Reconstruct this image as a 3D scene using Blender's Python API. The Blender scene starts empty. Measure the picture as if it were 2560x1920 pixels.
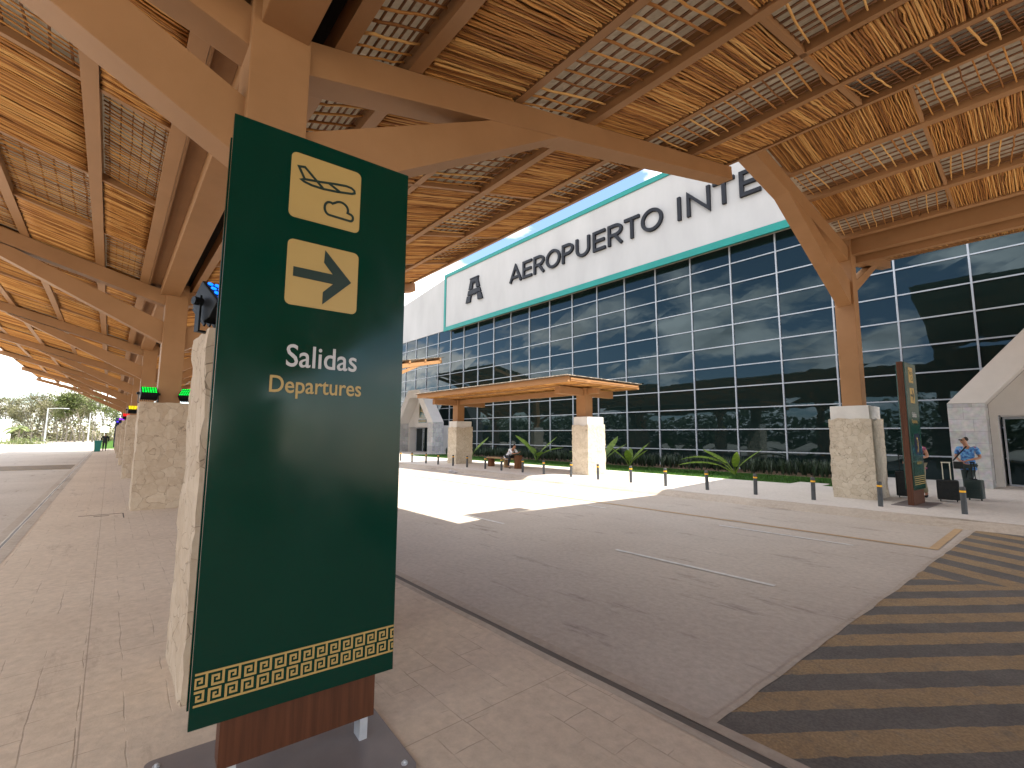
import bpy, bmesh, math, random
from mathutils import Vector, Matrix, noise
random.seed(7)
R = math.radians
sc = bpy.context.scene
C = sc.collection
PV = 0.16           # pavement height above the road

# ------------------------------------------------------------------ materials
def nodes(name):
    m = bpy.data.materials.new(name); m.use_nodes = True
    nt = m.node_tree; b = nt.nodes['Principled BSDF']
    return m, nt, b
def N(nt, t, **kw):
    n = nt.nodes.new(t)
    for k, v in kw.items():
        if k.startswith('_'): setattr(n, k[1:], v)
        else: n.inputs[k].default_value = v
    return n
def L(nt, a, b): nt.links.new(a, b)
def rgba(c): return (c[0], c[1], c[2], 1)
def ramp(nt, fac, stops):
    r = nt.nodes.new('ShaderNodeValToRGB'); e = r.color_ramp.elements
    while len(e) < len(stops): e.new(0.5)
    for i, (p, c) in enumerate(stops): e[i].position = p; e[i].color = rgba(c) if len(c) == 3 else c
    L(nt, fac, r.inputs['Fac']); return r
def coords(nt, kind='Object', scale=(1, 1, 1)):
    if kind == 'World':
        g = nt.nodes.new('ShaderNodeNewGeometry'); out = g.outputs['Position']
    else:
        g = nt.nodes.new('ShaderNodeTexCoord'); out = g.outputs[kind]
    mp = nt.nodes.new('ShaderNodeMapping'); mp.inputs['Scale'].default_value = scale
    L(nt, out, mp.inputs['Vector']); return mp.outputs['Vector']
def noisy(name, c1, c2, scale=3.0, rough=0.6, bump=0.0, bscale=40.0, kind='Object', spec=0.4, detail=6, met=0.0, stretch=(1,1,1), bdist=0.01):
    m, nt, b = nodes(name)
    v = coords(nt, kind, stretch)
    n = N(nt, 'ShaderNodeTexNoise', Scale=scale, Detail=detail, Roughness=0.6); L(nt, v, n.inputs['Vector'])
    r = ramp(nt, n.outputs['Fac'], [(0.32, c1), (0.68, c2)])
    L(nt, r.outputs['Color'], b.inputs['Base Color'])
    b.inputs['Roughness'].default_value = rough
    b.inputs['Specular IOR Level'].default_value = spec
    b.inputs['Metallic'].default_value = met
    if bump > 0:
        n2 = N(nt, 'ShaderNodeTexNoise', Scale=bscale, Detail=8, Roughness=0.65); L(nt, v, n2.inputs['Vector'])
        bp = N(nt, 'ShaderNodeBump', Strength=bump, Distance=bdist); L(nt, n2.outputs['Fac'], bp.inputs['Height'])
        L(nt, bp.outputs['Normal'], b.inputs['Normal'])
    return m
M = {}
M['steel'] = noisy('tan_painted_steel', (0.295, 0.152, 0.064), (0.34, 0.178, 0.078), 1.5, 0.55, 0.12, 90, 'World', 0.3)
M['board'] = noisy('tan_board', (0.26, 0.14, 0.065), (0.30, 0.165, 0.08), 2.0, 0.7, 0.1, 60, 'World', 0.2)
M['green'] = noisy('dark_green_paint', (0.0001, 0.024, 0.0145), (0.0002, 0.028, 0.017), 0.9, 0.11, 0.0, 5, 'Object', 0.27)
def smudge(m):
    nt = m.node_tree; b = nt.nodes['Principled BSDF']
    n = N(nt, 'ShaderNodeTexNoise', Scale=2.2, Detail=5, Roughness=0.6); L(nt, coords(nt, 'Object', (1, 1, .6)), n.inputs['Vector'])
    r = N(nt, 'ShaderNodeMapRange'); r.inputs['From Min'].default_value = .35; r.inputs['From Max'].default_value = .72; r.inputs['To Min'].default_value = .07; r.inputs['To Max'].default_value = .24
    L(nt, n.outputs['Fac'], r.inputs['Value']); L(nt, r.outputs[0], b.inputs['Roughness'])
    n2 = N(nt, 'ShaderNodeTexNoise', Scale=1.1, Detail=1); L(nt, coords(nt, 'Object'), n2.inputs['Vector'])
    bp = N(nt, 'ShaderNodeBump', Strength=0.25, Distance=0.01); L(nt, n2.outputs['Fac'], bp.inputs['Height']); L(nt, bp.outputs['Normal'], b.inputs['Normal'])
smudge(M['green'])
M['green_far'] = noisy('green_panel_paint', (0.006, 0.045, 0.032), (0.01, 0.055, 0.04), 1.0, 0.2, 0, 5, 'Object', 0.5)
M['navy'] = noisy('navy_paint', (0.004, 0.012, 0.035), (0.006, 0.018, 0.045), 1.0, 0.3)
M['cream'] = noisy('cream_vinyl', (0.36, 0.235, 0.075), (0.40, 0.265, 0.088), 2.0, 0.4, 0, 5, 'Object', 0.4)
M['white_vinyl'] = noisy('white_vinyl', (0.42, 0.40, 0.40), (0.46, 0.44, 0.43), 2.0, 0.4)
M['black_vinyl'] = noisy('black_green_vinyl', (0.004, 0.018, 0.013), (0.006, 0.022, 0.016), 2.0, 0.4)
M['woodpost'] = noisy('reddish_board', (0.060, 0.019, 0.007), (0.10, 0.033, 0.013), 6.0, 0.5, 0.15, 30, 'Object', 0.3, stretch=(7, 7, 0.25))
M['galv'] = noisy('galvanised_steel', (0.42, 0.43, 0.46), (0.52, 0.53, 0.55), 8.0, 0.5, 0, 5, 'Object', 0.5, met=0.3)
M['plate'] = noisy('grey_base_plate', (0.15, 0.13, 0.13), (0.19, 0.165, 0.16), 3.0, 0.5, 0.1, 90, 'Object', 0.4)
M['black'] = noisy('black_plastic', (0.006, 0.0065, 0.0075), (0.010, 0.011, 0.012), 6.0, 0.5, 0, 5, 'Object', 0.2)
M['black_fabric'] = noisy('black_fabric', (0.008, 0.010, 0.011), (0.016, 0.019, 0.02), 20.0, 0.8, 0.3, 300)
M['charcoal'] = noisy('charcoal_shell', (0.015, 0.028, 0.028), (0.022, 0.038, 0.036), 4.0, 0.35)
M['whitewall'] = noisy('white_render', (0.36, 0.355, 0.355), (0.42, 0.415, 0.415), 0.5, 0.85, 0.25, 40, 'World', 0.2, stretch=(1, 1, 0.35))
M['arch'] = noisy('off_white_render', (0.50, 0.475, 0.45), (0.58, 0.55, 0.52), 0.8, 0.8, 0.2, 60, 'World', 0.2)
M['teal'] = noisy('teal_paint', (0.0, 0.17, 0.15), (0.0, 0.20, 0.175), 1.0, 0.5, 0.05, 40, 'World')
M['letter'] = noisy('charcoal_letter', (0.010, 0.011, 0.016), (0.014, 0.016, 0.022), 1.0, 0.5, 0, 5, 'World', 0.2)
M['mullion'] = noisy('white_aluminium', (0.30, 0.32, 0.35), (0.36, 0.38, 0.42), 1.0, 0.4, 0, 5, 'World', 0.5)
M['soffit'] = noisy('beige_soffit', (0.36, 0.32, 0.26), (0.4, 0.36, 0.3), 1.0, 0.8, 0, 5, 'World')
M['cap'] = noisy('white_concrete', (0.58, 0.56, 0.53), (0.68, 0.66, 0.62), 3.0, 0.85, 0.3, 50, 'Object')
M['bollard'] = noisy('dark_grey_bollard', (0.045, 0.05, 0.055), (0.07, 0.075, 0.08), 5.0, 0.55)
M['bollard_band'] = noisy('yellow_band', (0.75, 0.38, 0.02), (0.85, 0.45, 0.03), 5.0, 0.5)
M['band_black'] = M['black']
M['log'] = noisy('log_bark', (0.06, 0.022, 0.01), (0.17, 0.075, 0.035), 9.0, 0.85, 0.8, 25, 'Object', 0.2, stretch=(1, 1, 0.3))
M['plank'] = noisy('bench_plank', (0.28, 0.17, 0.09), (0.40, 0.27, 0.15), 5.0, 0.7, 0.3, 30, 'Object', 0.2, stretch=(0.3, 3, 3))
M['skin'] = noisy('skin', (0.30, 0.145, 0.085), (0.36, 0.18, 0.11), 6.0, 0.55)
M['hair'] = noisy('dark_hair', (0.008, 0.006, 0.005), (0.016, 0.012, 0.01), 30.0, 0.6)
M['whiteshirt'] = noisy('white_shirt', (0.62, 0.64, 0.72), (0.72, 0.74, 0.8), 9.0, 0.8, 0.3, 25)
M['darktrouser'] = noisy('dark_trousers', (0.008, 0.010, 0.014), (0.016, 0.019, 0.025), 9.0, 0.85, 0.3, 25)
M['khaki'] = noisy('khaki_trousers', (0.20, 0.17, 0.11), (0.27, 0.23, 0.15), 9.0, 0.85, 0.3, 25)
M['greyteal'] = noisy('grey_green_trousers', (0.02, 0.035, 0.035), (0.035, 0.05, 0.05), 9.0, 0.85, 0.3, 25)
M['alu'] = noisy('pale_handle', (0.55, 0.52, 0.42), (0.65, 0.62, 0.5), 9.0, 0.35)
M['bark'] = noisy('pale_bark', (0.17, 0.145, 0.11), (0.34, 0.30, 0.24), 4.0, 0.9, 0.4, 20)
M['soil'] = noisy('red_brown_soil', (0.08, 0.05, 0.03), (0.16, 0.10, 0.06), 4.0, 0.95, 0.6, 30, 'World')
M['farwhite'] = noisy('distant_white_wall', (0.6, 0.6, 0.57), (0.7, 0.7, 0.66), 0.4, 0.9, 0, 5, 'World')
M['mint'] = noisy('mint_roof_edge', (0.35, 0.55, 0.48), (0.42, 0.62, 0.55), 0.4, 0.7)
M['lamp_grey'] = noisy('grey_lamp_pole', (0.34, 0.36, 0.36), (0.4, 0.42, 0.42), 2.0, 0.5)
M['binm'] = noisy('teal_bin', (0.01, 0.14, 0.12), (0.015, 0.18, 0.15), 2.0, 0.5)
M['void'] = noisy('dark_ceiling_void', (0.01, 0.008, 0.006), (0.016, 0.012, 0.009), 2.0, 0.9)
M['redsign'] = noisy('red_paint', (0.5, 0.02, 0.02), (0.55, 0.03, 0.03), 2.0, 0.5)

def leafmat(name, ca, cb, trans=0.35, rough=0.5):
    m, nt, b = nodes(name)
    g = nt.nodes.new('ShaderNodeNewGeometry'); 
    n = N(nt, 'ShaderNodeTexNoise', Scale=0.7, Detail=3); L(nt, coords(nt, 'World'), n.inputs['Vector'])
    mx = N(nt, 'ShaderNodeMath', _operation='MULTIPLY_ADD'); L(nt, g.outputs['Random Per Island'], mx.inputs[0]); mx.inputs[1].default_value = 0.6
    sb = N(nt, 'ShaderNodeMath', _operation='SUBTRACT'); L(nt, n.outputs['Fac'], sb.inputs[0]); sb.inputs[1].default_value = 0.3
    L(nt, sb.outputs[0], mx.inputs[2])
    r = ramp(nt, mx.outputs[0], [(0.0, ca), (0.9, cb)])
    L(nt, r.outputs['Color'], b.inputs['Base Color']); b.inputs['Roughness'].default_value = rough
    tr = nt.nodes.new('ShaderNodeBsdfTranslucent'); L(nt, r.outputs['Color'], tr.inputs['Color'])
    ms = nt.nodes.new('ShaderNodeMixShader'); ms.inputs[0].default_value = trans
    L(nt, b.outputs[0], ms.inputs[1]); L(nt, tr.outputs[0], ms.inputs[2])
    L(nt, ms.outputs[0], nt.nodes['Material Output'].inputs['Surface'])
    return m
M['leaf_dry'] = leafmat('olive_foliage', (0.09, 0.09, 0.045), (0.26, 0.245, 0.13))
M['leaf_green'] = leafmat('green_foliage', (0.06, 0.09, 0.028), (0.24, 0.28, 0.10))
M['leaf_dark'] = leafmat('dark_foliage', (0.03, 0.045, 0.02), (0.08, 0.11, 0.045))
M['leaf_plant'] = leafmat('bright_plant_leaf', (0.08, 0.15, 0.018), (0.20, 0.29, 0.035), 0.4)
M['leaf_hedge'] = leafmat('spiky_hedge_leaf', (0.01, 0.025, 0.012), (0.04, 0.065, 0.035), 0.15)
M['grass'] = noisy('lawn', (0.025, 0.075, 0.008), (0.05, 0.12, 0.014), 1.2, 0.9, 0.8, 90, 'World', 0.1, bdist=0.03)
M['blade'] = leafmat('grass_blade', (0.02, 0.07, 0.008), (0.05, 0.13, 0.015), 0.3)

def stick_material():
    m, nt, b = nodes('peeled_stick')
    g = nt.nodes.new('ShaderNodeNewGeometry'); oi = nt.nodes.new('ShaderNodeObjectInfo')
    v = coords(nt, 'Object', (18, 2.0, 18))
    n = N(nt, 'ShaderNodeTexNoise', Scale=3.0, Detail=5, Roughness=0.7); L(nt, v, n.inputs['Vector'])
    a = N(nt, 'ShaderNodeMath', _operation='MULTIPLY_ADD'); L(nt, g.outputs['Random Per Island'], a.inputs[0]); a.inputs[1].default_value = 0.75
    s = N(nt, 'ShaderNodeMath', _operation='MULTIPLY'); L(nt, n.outputs['Fac'], s.inputs[0]); s.inputs[1].default_value = 0.4
    L(nt, s.outputs[0], a.inputs[2])
    r = ramp(nt, a.outputs[0], [(0.08, (0.10, 0.034, 0.010)), (0.35, (0.33, 0.135, 0.034)), (0.65, (0.56, 0.27, 0.072)), (1.0, (0.70, 0.42, 0.15))])
    L(nt, r.outputs['Color'], b.inputs['Base Color']); b.inputs['Roughness'].default_value = 0.6
    b.inputs['Specular IOR Level'].default_value = 0.25
    return m
M['stick'] = stick_material()
M['lath'] = noisy('brown_lath', (0.11, 0.045, 0.017), (0.22, 0.10, 0.038), 6.0, 0.7)
def membrane():
    m, nt, b = nodes('pale_roof_membrane')
    v = coords(nt, 'World')
    n = N(nt, 'ShaderNodeTexVoronoi', Scale=7.0); L(nt, v, n.inputs['Vector'])
    n2 = N(nt, 'ShaderNodeTexNoise', Scale=5.0, Detail=5); L(nt, v, n2.inputs['Vector'])
    r = ramp(nt, n2.outputs['Fac'], [(0.3, (0.17, 0.14, 0.11)), (0.7, (0.42, 0.355, 0.29))])
    L(nt, r.outputs['Color'], b.inputs['Base Color']); b.inputs['Roughness'].default_value = 0.45
    bp = N(nt, 'ShaderNodeBump', Strength=1.0, Distance=0.12); L(nt, n.outputs['Distance'], bp.inputs['Height']); L(nt, bp.outputs['Normal'], b.inputs['Normal'])
    tr = nt.nodes.new('ShaderNodeBsdfTranslucent'); tr.inputs['Color'].default_value = (0.95, 0.82, 0.66, 1)
    ms = nt.nodes.new('ShaderNodeMixShader'); ms.inputs[0].default_value = 0.15
    L(nt, b.outputs[0], ms.inputs[1]); L(nt, tr.outputs[0], ms.inputs[2])
    L(nt, ms.outputs[0], nt.nodes['Material Output'].inputs['Surface'])
    return m
M['membrane'] = membrane()
def stone(name, c1, c2, c3, scale=3.2, crack=0.012, lo=0.55):
    m, nt, b = nodes(name)
    v = coords(nt, 'Object')
    wn = N(nt, 'ShaderNodeTexNoise', Scale=2.5, Detail=3); L(nt, v, wn.inputs['Vector'])
    wv = N(nt, 'ShaderNodeVectorMath', _operation='SCALE'); L(nt, wn.outputs['Color'], wv.inputs[0]); wv.inputs['Scale'].default_value = 0.45
    ad = N(nt, 'ShaderNodeVectorMath', _operation='ADD'); L(nt, v, ad.inputs[0]); L(nt, wv.outputs[0], ad.inputs[1])
    vo = N(nt, 'ShaderNodeTexVoronoi', Scale=scale, _feature='DISTANCE_TO_EDGE'); L(nt, ad.outputs[0], vo.inputs['Vector'])
    vc = N(nt, 'ShaderNodeTexVoronoi', Scale=scale); L(nt, ad.outputs[0], vc.inputs['Vector'])
    n = N(nt, 'ShaderNodeTexNoise', Scale=9.0, Detail=9, Roughness=0.7); L(nt, v, n.inputs['Vector'])
    sep = nt.nodes.new('ShaderNodeSeparateColor'); L(nt, vc.outputs['Color'], sep.inputs[0])
    mx = N(nt, 'ShaderNodeMath', _operation='MULTIPLY_ADD'); L(nt, sep.outputs[0], mx.inputs[0]); mx.inputs[1].default_value = 0.24
    s2 = N(nt, 'ShaderNodeMath', _operation='MULTIPLY'); L(nt, n.outputs['Fac'], s2.inputs[0]); s2.inputs[1].default_value = 0.75; L(nt, s2.outputs[0], mx.inputs[2])
    r = ramp(nt, mx.outputs[0], [(0.15, c1), (0.5, c2), (0.85, c3)])
    # joints: thin, broken by noise
    jn = N(nt, 'ShaderNodeTexNoise', Scale=1.7, Detail=2); L(nt, v, jn.inputs['Vector'])
    jm = N(nt, 'ShaderNodeMath', _operation='MULTIPLY'); L(nt, jn.outputs['Fac'], jm.inputs[0]); jm.inputs[1].default_value = crack * 2
    lt = N(nt, 'ShaderNodeMath', _operation='LESS_THAN'); L(nt, vo.outputs['Distance'], lt.inputs[0]); L(nt, jm.outputs[0], lt.inputs[1])
    mix = N(nt, 'ShaderNodeMix', _data_type='RGBA'); L(nt, lt.outputs[0], mix.inputs[0]); L(nt, r.outputs['Color'], mix.inputs[6]); mix.inputs[7].default_value = rgba([q * 0.38 for q in c1])
    fm = N(nt, 'ShaderNodeMath', _operation='MULTIPLY'); L(nt, lt.outputs[0], fm.inputs[0]); fm.inputs[1].default_value = 0.55
    L(nt, fm.outputs[0], mix.inputs[0])
    L(nt, mix.outputs[2], b.inputs['Base Color']); b.inputs['Roughness'].default_value = 0.85; b.inputs['Specular IOR Level'].default_value = 0.2
    hb = N(nt, 'ShaderNodeMapRange'); hb.inputs['From Max'].default_value = 0.012; L(nt, vo.outputs['Distance'], hb.inputs['Value'])
    hs = N(nt, 'ShaderNodeMath', _operation='ADD'); L(nt, hb.outputs[0], hs.inputs[0]); L(nt, n.outputs['Fac'], hs.inputs[1])
    bp = N(nt, 'ShaderNodeBump', Strength=0.6, Distance=0.022); L(nt, hs.outputs[0], bp.inputs['Height']); L(nt, bp.outputs['Normal'], b.inputs['Normal'])
    return m
M['stone'] = stone('limestone_cladding', (0.40, 0.30, 0.205), (0.49, 0.385, 0.28), (0.58, 0.475, 0.36), 4.3, 0.008)
M['stone_far'] = stone('split_face_limestone', (0.42, 0.35, 0.26), (0.54, 0.465, 0.365), (0.64, 0.57, 0.46), 6.5, 0.014)
def ashlar():
    m, nt, b = nodes('grey_ashlar')
    g = coords(nt, 'World', (1, 1, 1))
    sp = nt.nodes.new('ShaderNodeSeparateXYZ'); L(nt, g, sp.inputs[0])
    ad = N(nt, 'ShaderNodeMath', _operation='ADD'); L(nt, sp.outputs[0], ad.inputs[0]); L(nt, sp.outputs[1], ad.inputs[1])
    cb = nt.nodes.new('ShaderNodeCombineXYZ'); L(nt, ad.outputs[0], cb.inputs[0]); L(nt, sp.outputs[2], cb.inputs[1])
    br = N(nt, 'ShaderNodeTexBrick', Scale=1.0); L(nt, cb.outputs[0], br.inputs['Vector'])
    br.inputs['Brick Width'].default_value = 0.62; br.inputs['Row Height'].default_value = 0.41; br.inputs['Mortar Size'].default_value = 0.006; br.offset = 0.37
    br.inputs['Color1'].default_value = (0.30, 0.29, 0.29, 1); br.inputs['Color2'].default_value = (0.44, 0.425, 0.415, 1); br.inputs['Mortar'].default_value = (0.25, 0.24, 0.23, 1)
    n = N(nt, 'ShaderNodeTexNoise', Scale=6.0, Detail=8); L(nt, g, n.inputs['Vector'])
    mx = N(nt, 'ShaderNodeMix', _data_type='RGBA', _blend_type='OVERLAY'); mx.inputs[0].default_value = 0.6
    L(nt, br.outputs['Color'], mx.inputs[6]); L(nt, n.outputs['Color'], mx.inputs[7])
    hs = N(nt, 'ShaderNodeHueSaturation'); hs.inputs['Saturation'].default_value = 0.35; L(nt, mx.outputs[2], hs.inputs['Color'])
    L(nt, hs.outputs[0], b.inputs['Base Color']); b.inputs['Roughness'].default_value = 0.7
    return m
M['ashlar'] = ashlar()
def concrete(name, c1, c2, stain, groove=False, rough=0.8, warm=None):
    m, nt, b = nodes(name)
    v = coords(nt, 'World')
    n1 = N(nt, 'ShaderNodeTexNoise', Scale=0.35, Detail=8, Roughness=0.65); L(nt, v, n1.inputs['Vector'])
    n2 = N(nt, 'ShaderNodeTexNoise', Scale=14.0, Detail=6, Roughness=0.7); L(nt, v, n2.inputs['Vector'])
    r1 = ramp(nt, n1.outputs['Fac'], [(0.3, c1), (0.7, c2)])
    r2 = ramp(nt, n2.outputs['Fac'], [(0.3, (0.82, 0.82, 0.82)), (0.7, (1.08, 1.08, 1.08))])
    mx = N(nt, 'ShaderNodeMix', _data_type='RGBA', _blend_type='MULTIPLY'); mx.inputs[0].default_value = 1.0
    L(nt, r1.outputs['Color'], mx.inputs[6]); L(nt, r2.outputs['Color'], mx.inputs[7])
    # tyre and oil marks drawn out along the road
    v3 = coords(nt, 'World', (0.55, 2.6, 1))
    n3 = N(nt, 'ShaderNodeTexNoise', Scale=0.9, Detail=7, Roughness=0.75); L(nt, v3, n3.inputs['Vector'])
    r3 = ramp(nt, n3.outputs['Fac'], [(0.58, (1, 1, 1)), (0.70, stain)])
    m3 = N(nt, 'ShaderNodeMix', _data_type='RGBA', _blend_type='MULTIPLY'); m3.inputs[0].default_value = 1.0
    L(nt, mx.outputs[2], m3.inputs[6]); L(nt, r3.outputs['Color'], m3.inputs[7])
    last = m3.outputs[2]; hgt = n2.outputs['Fac']
    if groove:
        # stamped pavers: blocks of brick pattern, edges worn by noise
        wn = N(nt, 'ShaderNodeTexNoise', Scale=3.0, Detail=3); L(nt, v, wn.inputs['Vector'])
        ws = N(nt, 'ShaderNodeVectorMath', _operation='SCALE'); L(nt, wn.outputs['Color'], ws.inputs[0]); ws.inputs['Scale'].default_value = 0.035
        wa = N(nt, 'ShaderNodeVectorMath', _operation='ADD'); L(nt, v, wa.inputs[0]); L(nt, ws.outputs[0], wa.inputs[1])
        br = N(nt, 'ShaderNodeTexBrick', Scale=1.0); L(nt, wa.outputs[0], br.inputs['Vector'])
        br.inputs['Brick Width'].default_value = 0.36; br.inputs['Row Height'].default_value = 0.215; br.inputs['Mortar Size'].default_value = 0.0042; br.inputs['Mortar Smooth'].default_value = 0.35
        pn = N(nt, 'ShaderNodeTexNoise', Scale=2.8, Detail=4); L(nt, v, pn.inputs['Vector'])
        pr = ramp(nt, pn.outputs['Fac'], [(0.47, (0, 0, 0)), (0.60, (1, 1, 1))])
        gm = N(nt, 'ShaderNodeMath', _operation='MULTIPLY'); L(nt, br.outputs['Fac'], gm.inputs[0]); L(nt, pr.outputs['Color'], gm.inputs[1])
        # long saw joints
        bj = N(nt, 'ShaderNodeTexBrick', Scale=1.0); L(nt, v, bj.inputs['Vector']); bj.offset = 0.0
        bj.inputs['Brick Width'].default_value = 2.4; bj.inputs['Row Height'].default_value = 40.0; bj.inputs['Mortar Size'].default_value = 0.004
        gx = N(nt, 'ShaderNodeMath', _operation='MAXIMUM'); L(nt, gm.outputs[0], gx.inputs[0]); L(nt, bj.outputs['Fac'], gx.inputs[1])
        md = N(nt, 'ShaderNodeMix', _data_type='RGBA', _blend_type='MULTIPLY')
        gf = N(nt, 'ShaderNodeMath', _operation='MULTIPLY'); L(nt, gx.outputs[0], gf.inputs[0]); gf.inputs[1].default_value = 0.45; L(nt, gf.outputs[0], md.inputs[0])
        L(nt, last, md.inputs[6]); md.inputs[7].default_value = (0.35, 0.32, 0.30, 1); last = md.outputs[2]
        hh = N(nt, 'ShaderNodeMath', _operation='MULTIPLY_ADD'); L(nt, gx.outputs[0], hh.inputs[0]); hh.inputs[1].default_value = -3.0; L(nt, n2.outputs['Fac'], hh.inputs[2]); hgt = hh.outputs[0]
    L(nt, last, b.inputs['Base Color']); b.inputs['Roughness'].default_value = rough; b.inputs['Specular IOR Level'].default_value = 0.3
    bp = N(nt, 'ShaderNodeBump', Strength=0.45, Distance=0.006); L(nt, hgt, bp.inputs['Height']); L(nt, bp.outputs['Normal'], b.inputs['Normal'])
    return m
M['road'] = concrete('concrete_road', (0.41, 0.35, 0.295), (0.51, 0.45, 0.385), (0.50, 0.48, 0.48))
M['walk'] = concrete('stamped_concrete', (0.52, 0.42, 0.325), (0.61, 0.505, 0.40), (0.74, 0.72, 0.72), True)
M['walk_far'] = concrete('pale_concrete', (0.50, 0.455, 0.41), (0.60, 0.55, 0.50), (0.9, 0.89, 0.88))
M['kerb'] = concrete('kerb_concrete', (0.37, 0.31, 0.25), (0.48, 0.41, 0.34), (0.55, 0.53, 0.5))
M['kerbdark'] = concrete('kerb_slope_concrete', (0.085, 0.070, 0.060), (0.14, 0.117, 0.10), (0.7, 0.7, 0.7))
M['paint_white'] = noisy('worn_white_paint', (0.50, 0.49, 0.46), (0.72, 0.71, 0.68), 6.0, 0.7, 0, 5, 'World')
M['paint_yellow'] = noisy('worn_yellow_paint', (0.40, 0.27, 0.15), (0.48, 0.33, 0.18), 5.0, 0.7, 0, 5, 'World')
def crossing(name, chevron=True):
    m, nt, b = nodes(name)
    g = coords(nt, 'World')
    wn = N(nt, 'ShaderNodeTexNoise', Scale=9.0, Detail=4); L(nt, g, wn.inputs['Vector'])
    ws = N(nt, 'ShaderNodeVectorMath', _operation='MULTIPLY_ADD'); L(nt, wn.outputs['Color'], ws.inputs[0]); ws.inputs[1].default_value = (0.05, 0.05, 0); L(nt, g, ws.inputs[2])
    sp = nt.nodes.new('ShaderNodeSeparateXYZ'); L(nt, ws.outputs[0], sp.inputs[0])
    def lin(a, bb, c):
        p = N(nt, 'ShaderNodeMath', _operation='MULTIPLY_ADD'); L(nt, sp.outputs[0], p.inputs[0]); p.inputs[1].default_value = a; p.inputs[2].default_value = c
        q = N(nt, 'ShaderNodeMath', _operation='MULTIPLY_ADD'); L(nt, sp.outputs[1], q.inputs[0]); q.inputs[1].default_value = bb; L(nt, p.outputs[0], q.inputs[2])
        return q.outputs[0]
    def stripes(x, per, ph):
        d = N(nt, 'ShaderNodeMath', _operation='MULTIPLY_ADD'); L(nt, x, d.inputs[0]); d.inputs[1].default_value = 1 / per; d.inputs[2].default_value = ph
        f = N(nt, 'ShaderNodeMath', _operation='FRACT'); L(nt, d.outputs[0], f.inputs[0])
        l = N(nt, 'ShaderNodeMath', _operation='LESS_THAN'); L(nt, f.outputs[0], l.inputs[0]); l.inputs[1].default_value = 0.5
        return l.outputs[0]
    lo = stripes(lin(-1.30, 1.0, -1.885), 0.742, -(3.38 / 0.742) + 50)
    hi = stripes(lin(0.57, 1.0, 0.74), 0.79, -(9.0 / 0.79) + 50)
    sel = N(nt, 'ShaderNodeMath', _operation='GREATER_THAN'); L(nt, lin(-0.45, 1.0, -0.40), sel.inputs[0]); sel.inputs[1].default_value = 8.35
    mxs = N(nt, 'ShaderNodeMix', _data_type='FLOAT'); L(nt, sel.outputs[0], mxs.inputs[0]); L(nt, lo, mxs.inputs[2]); L(nt, hi, mxs.inputs[3])
    n1 = N(nt, 'ShaderNodeTexNoise', Scale=2.5, Detail=8, Roughness=0.7); L(nt, g, n1.inputs['Vector'])
    n2 = N(nt, 'ShaderNodeTexNoise', Scale=60.0, Detail=4); L(nt, g, n2.inputs['Vector'])
    ra = ramp(nt, n1.outputs['Fac'], [(0.3, (0.105, 0.094, 0.084)), (0.7, (0.155, 0.14, 0.125))])
    ry = ramp(nt, n1.outputs['Fac'], [(0.3, (0.27, 0.185, 0.10)), (0.7, (0.33, 0.23, 0.125))])
    mx = N(nt, 'ShaderNodeMix', _data_type='RGBA'); L(nt, mxs.outputs[0], mx.inputs[0]); L(nt, ra.outputs['Color'], mx.inputs[6]); L(nt, ry.outputs['Color'], mx.inputs[7])
    wv = N(nt, 'ShaderNodeTexNoise', Scale=7.0, Detail=10, Roughness=0.8); L(nt, g, wv.inputs['Vector'])
    wr = ramp(nt, wv.outputs['Fac'], [(0.50, (1, 1, 1)), (0.66, (0.35, 0.35, 0.35))])
    wm = N(nt, 'ShaderNodeMath', _operation='MULTIPLY'); L(nt, mxs.outputs[0], wm.inputs[0]); L(nt, wr.outputs['Color'], wm.inputs[1]); L(nt, wm.outputs[0], mx.inputs[0])
    r2 = ramp(nt, n2.outputs['Fac'], [(0.3, (0.75, 0.75, 0.75)), (0.7, (1.15, 1.15, 1.15))])
    mm = N(nt, 'ShaderNodeMix', _data_type='RGBA', _blend_type='MULTIPLY'); mm.inputs[0].default_value = 1
    L(nt, mx.outputs[2], mm.inputs[6]); L(nt, r2.outputs['Color'], mm.inputs[7])
    L(nt, mm.outputs[2], b.inputs['Base Color']); b.inputs['Roughness'].default_value = 0.8; b.inputs['Specular IOR Level'].default_value = 0.3
    bp = N(nt, 'ShaderNodeBump', Strength=0.6, Distance=0.006); L(nt, n2.outputs['Fac'], bp.inputs['Height']); L(nt, bp.outputs['Normal'], b.inputs['Normal'])
    return m
M['crossing'] = crossing('striped_asphalt_crossing')
def glass():
    m, nt, b = nodes('dark_reflective_glass')
    b.inputs['Base Color'].default_value = (0.006, 0.012, 0.011, 1)
    b.inputs['Roughness'].default_value = 0.015; b.inputs['IOR'].default_value = 1.43; b.inputs['Specular Tint'].default_value = (0.62, 0.83, 1.0, 1)
    v = coords(nt, 'World', (1, 1, 1))
    n = N(nt, 'ShaderNodeTexNoise', Scale=0.9, Detail=2); L(nt, v, n.inputs['Vector'])
    bp = N(nt, 'ShaderNodeBump', Strength=0.10, Distance=0.03); L(nt, n.outputs['Fac'], bp.inputs['Height']); L(nt, bp.outputs['Normal'], b.inputs['Normal'])
    return m
M['glass'] = glass()
def emis(name, col, s):
    m, nt, b = nodes(name)
    b.inputs['Base Color'].default_value = rgba([c * 0.2 for c in col]); b.inputs['Emission Color'].default_value = rgba(col); b.inputs['Emission Strength'].default_value = s
    return m
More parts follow.
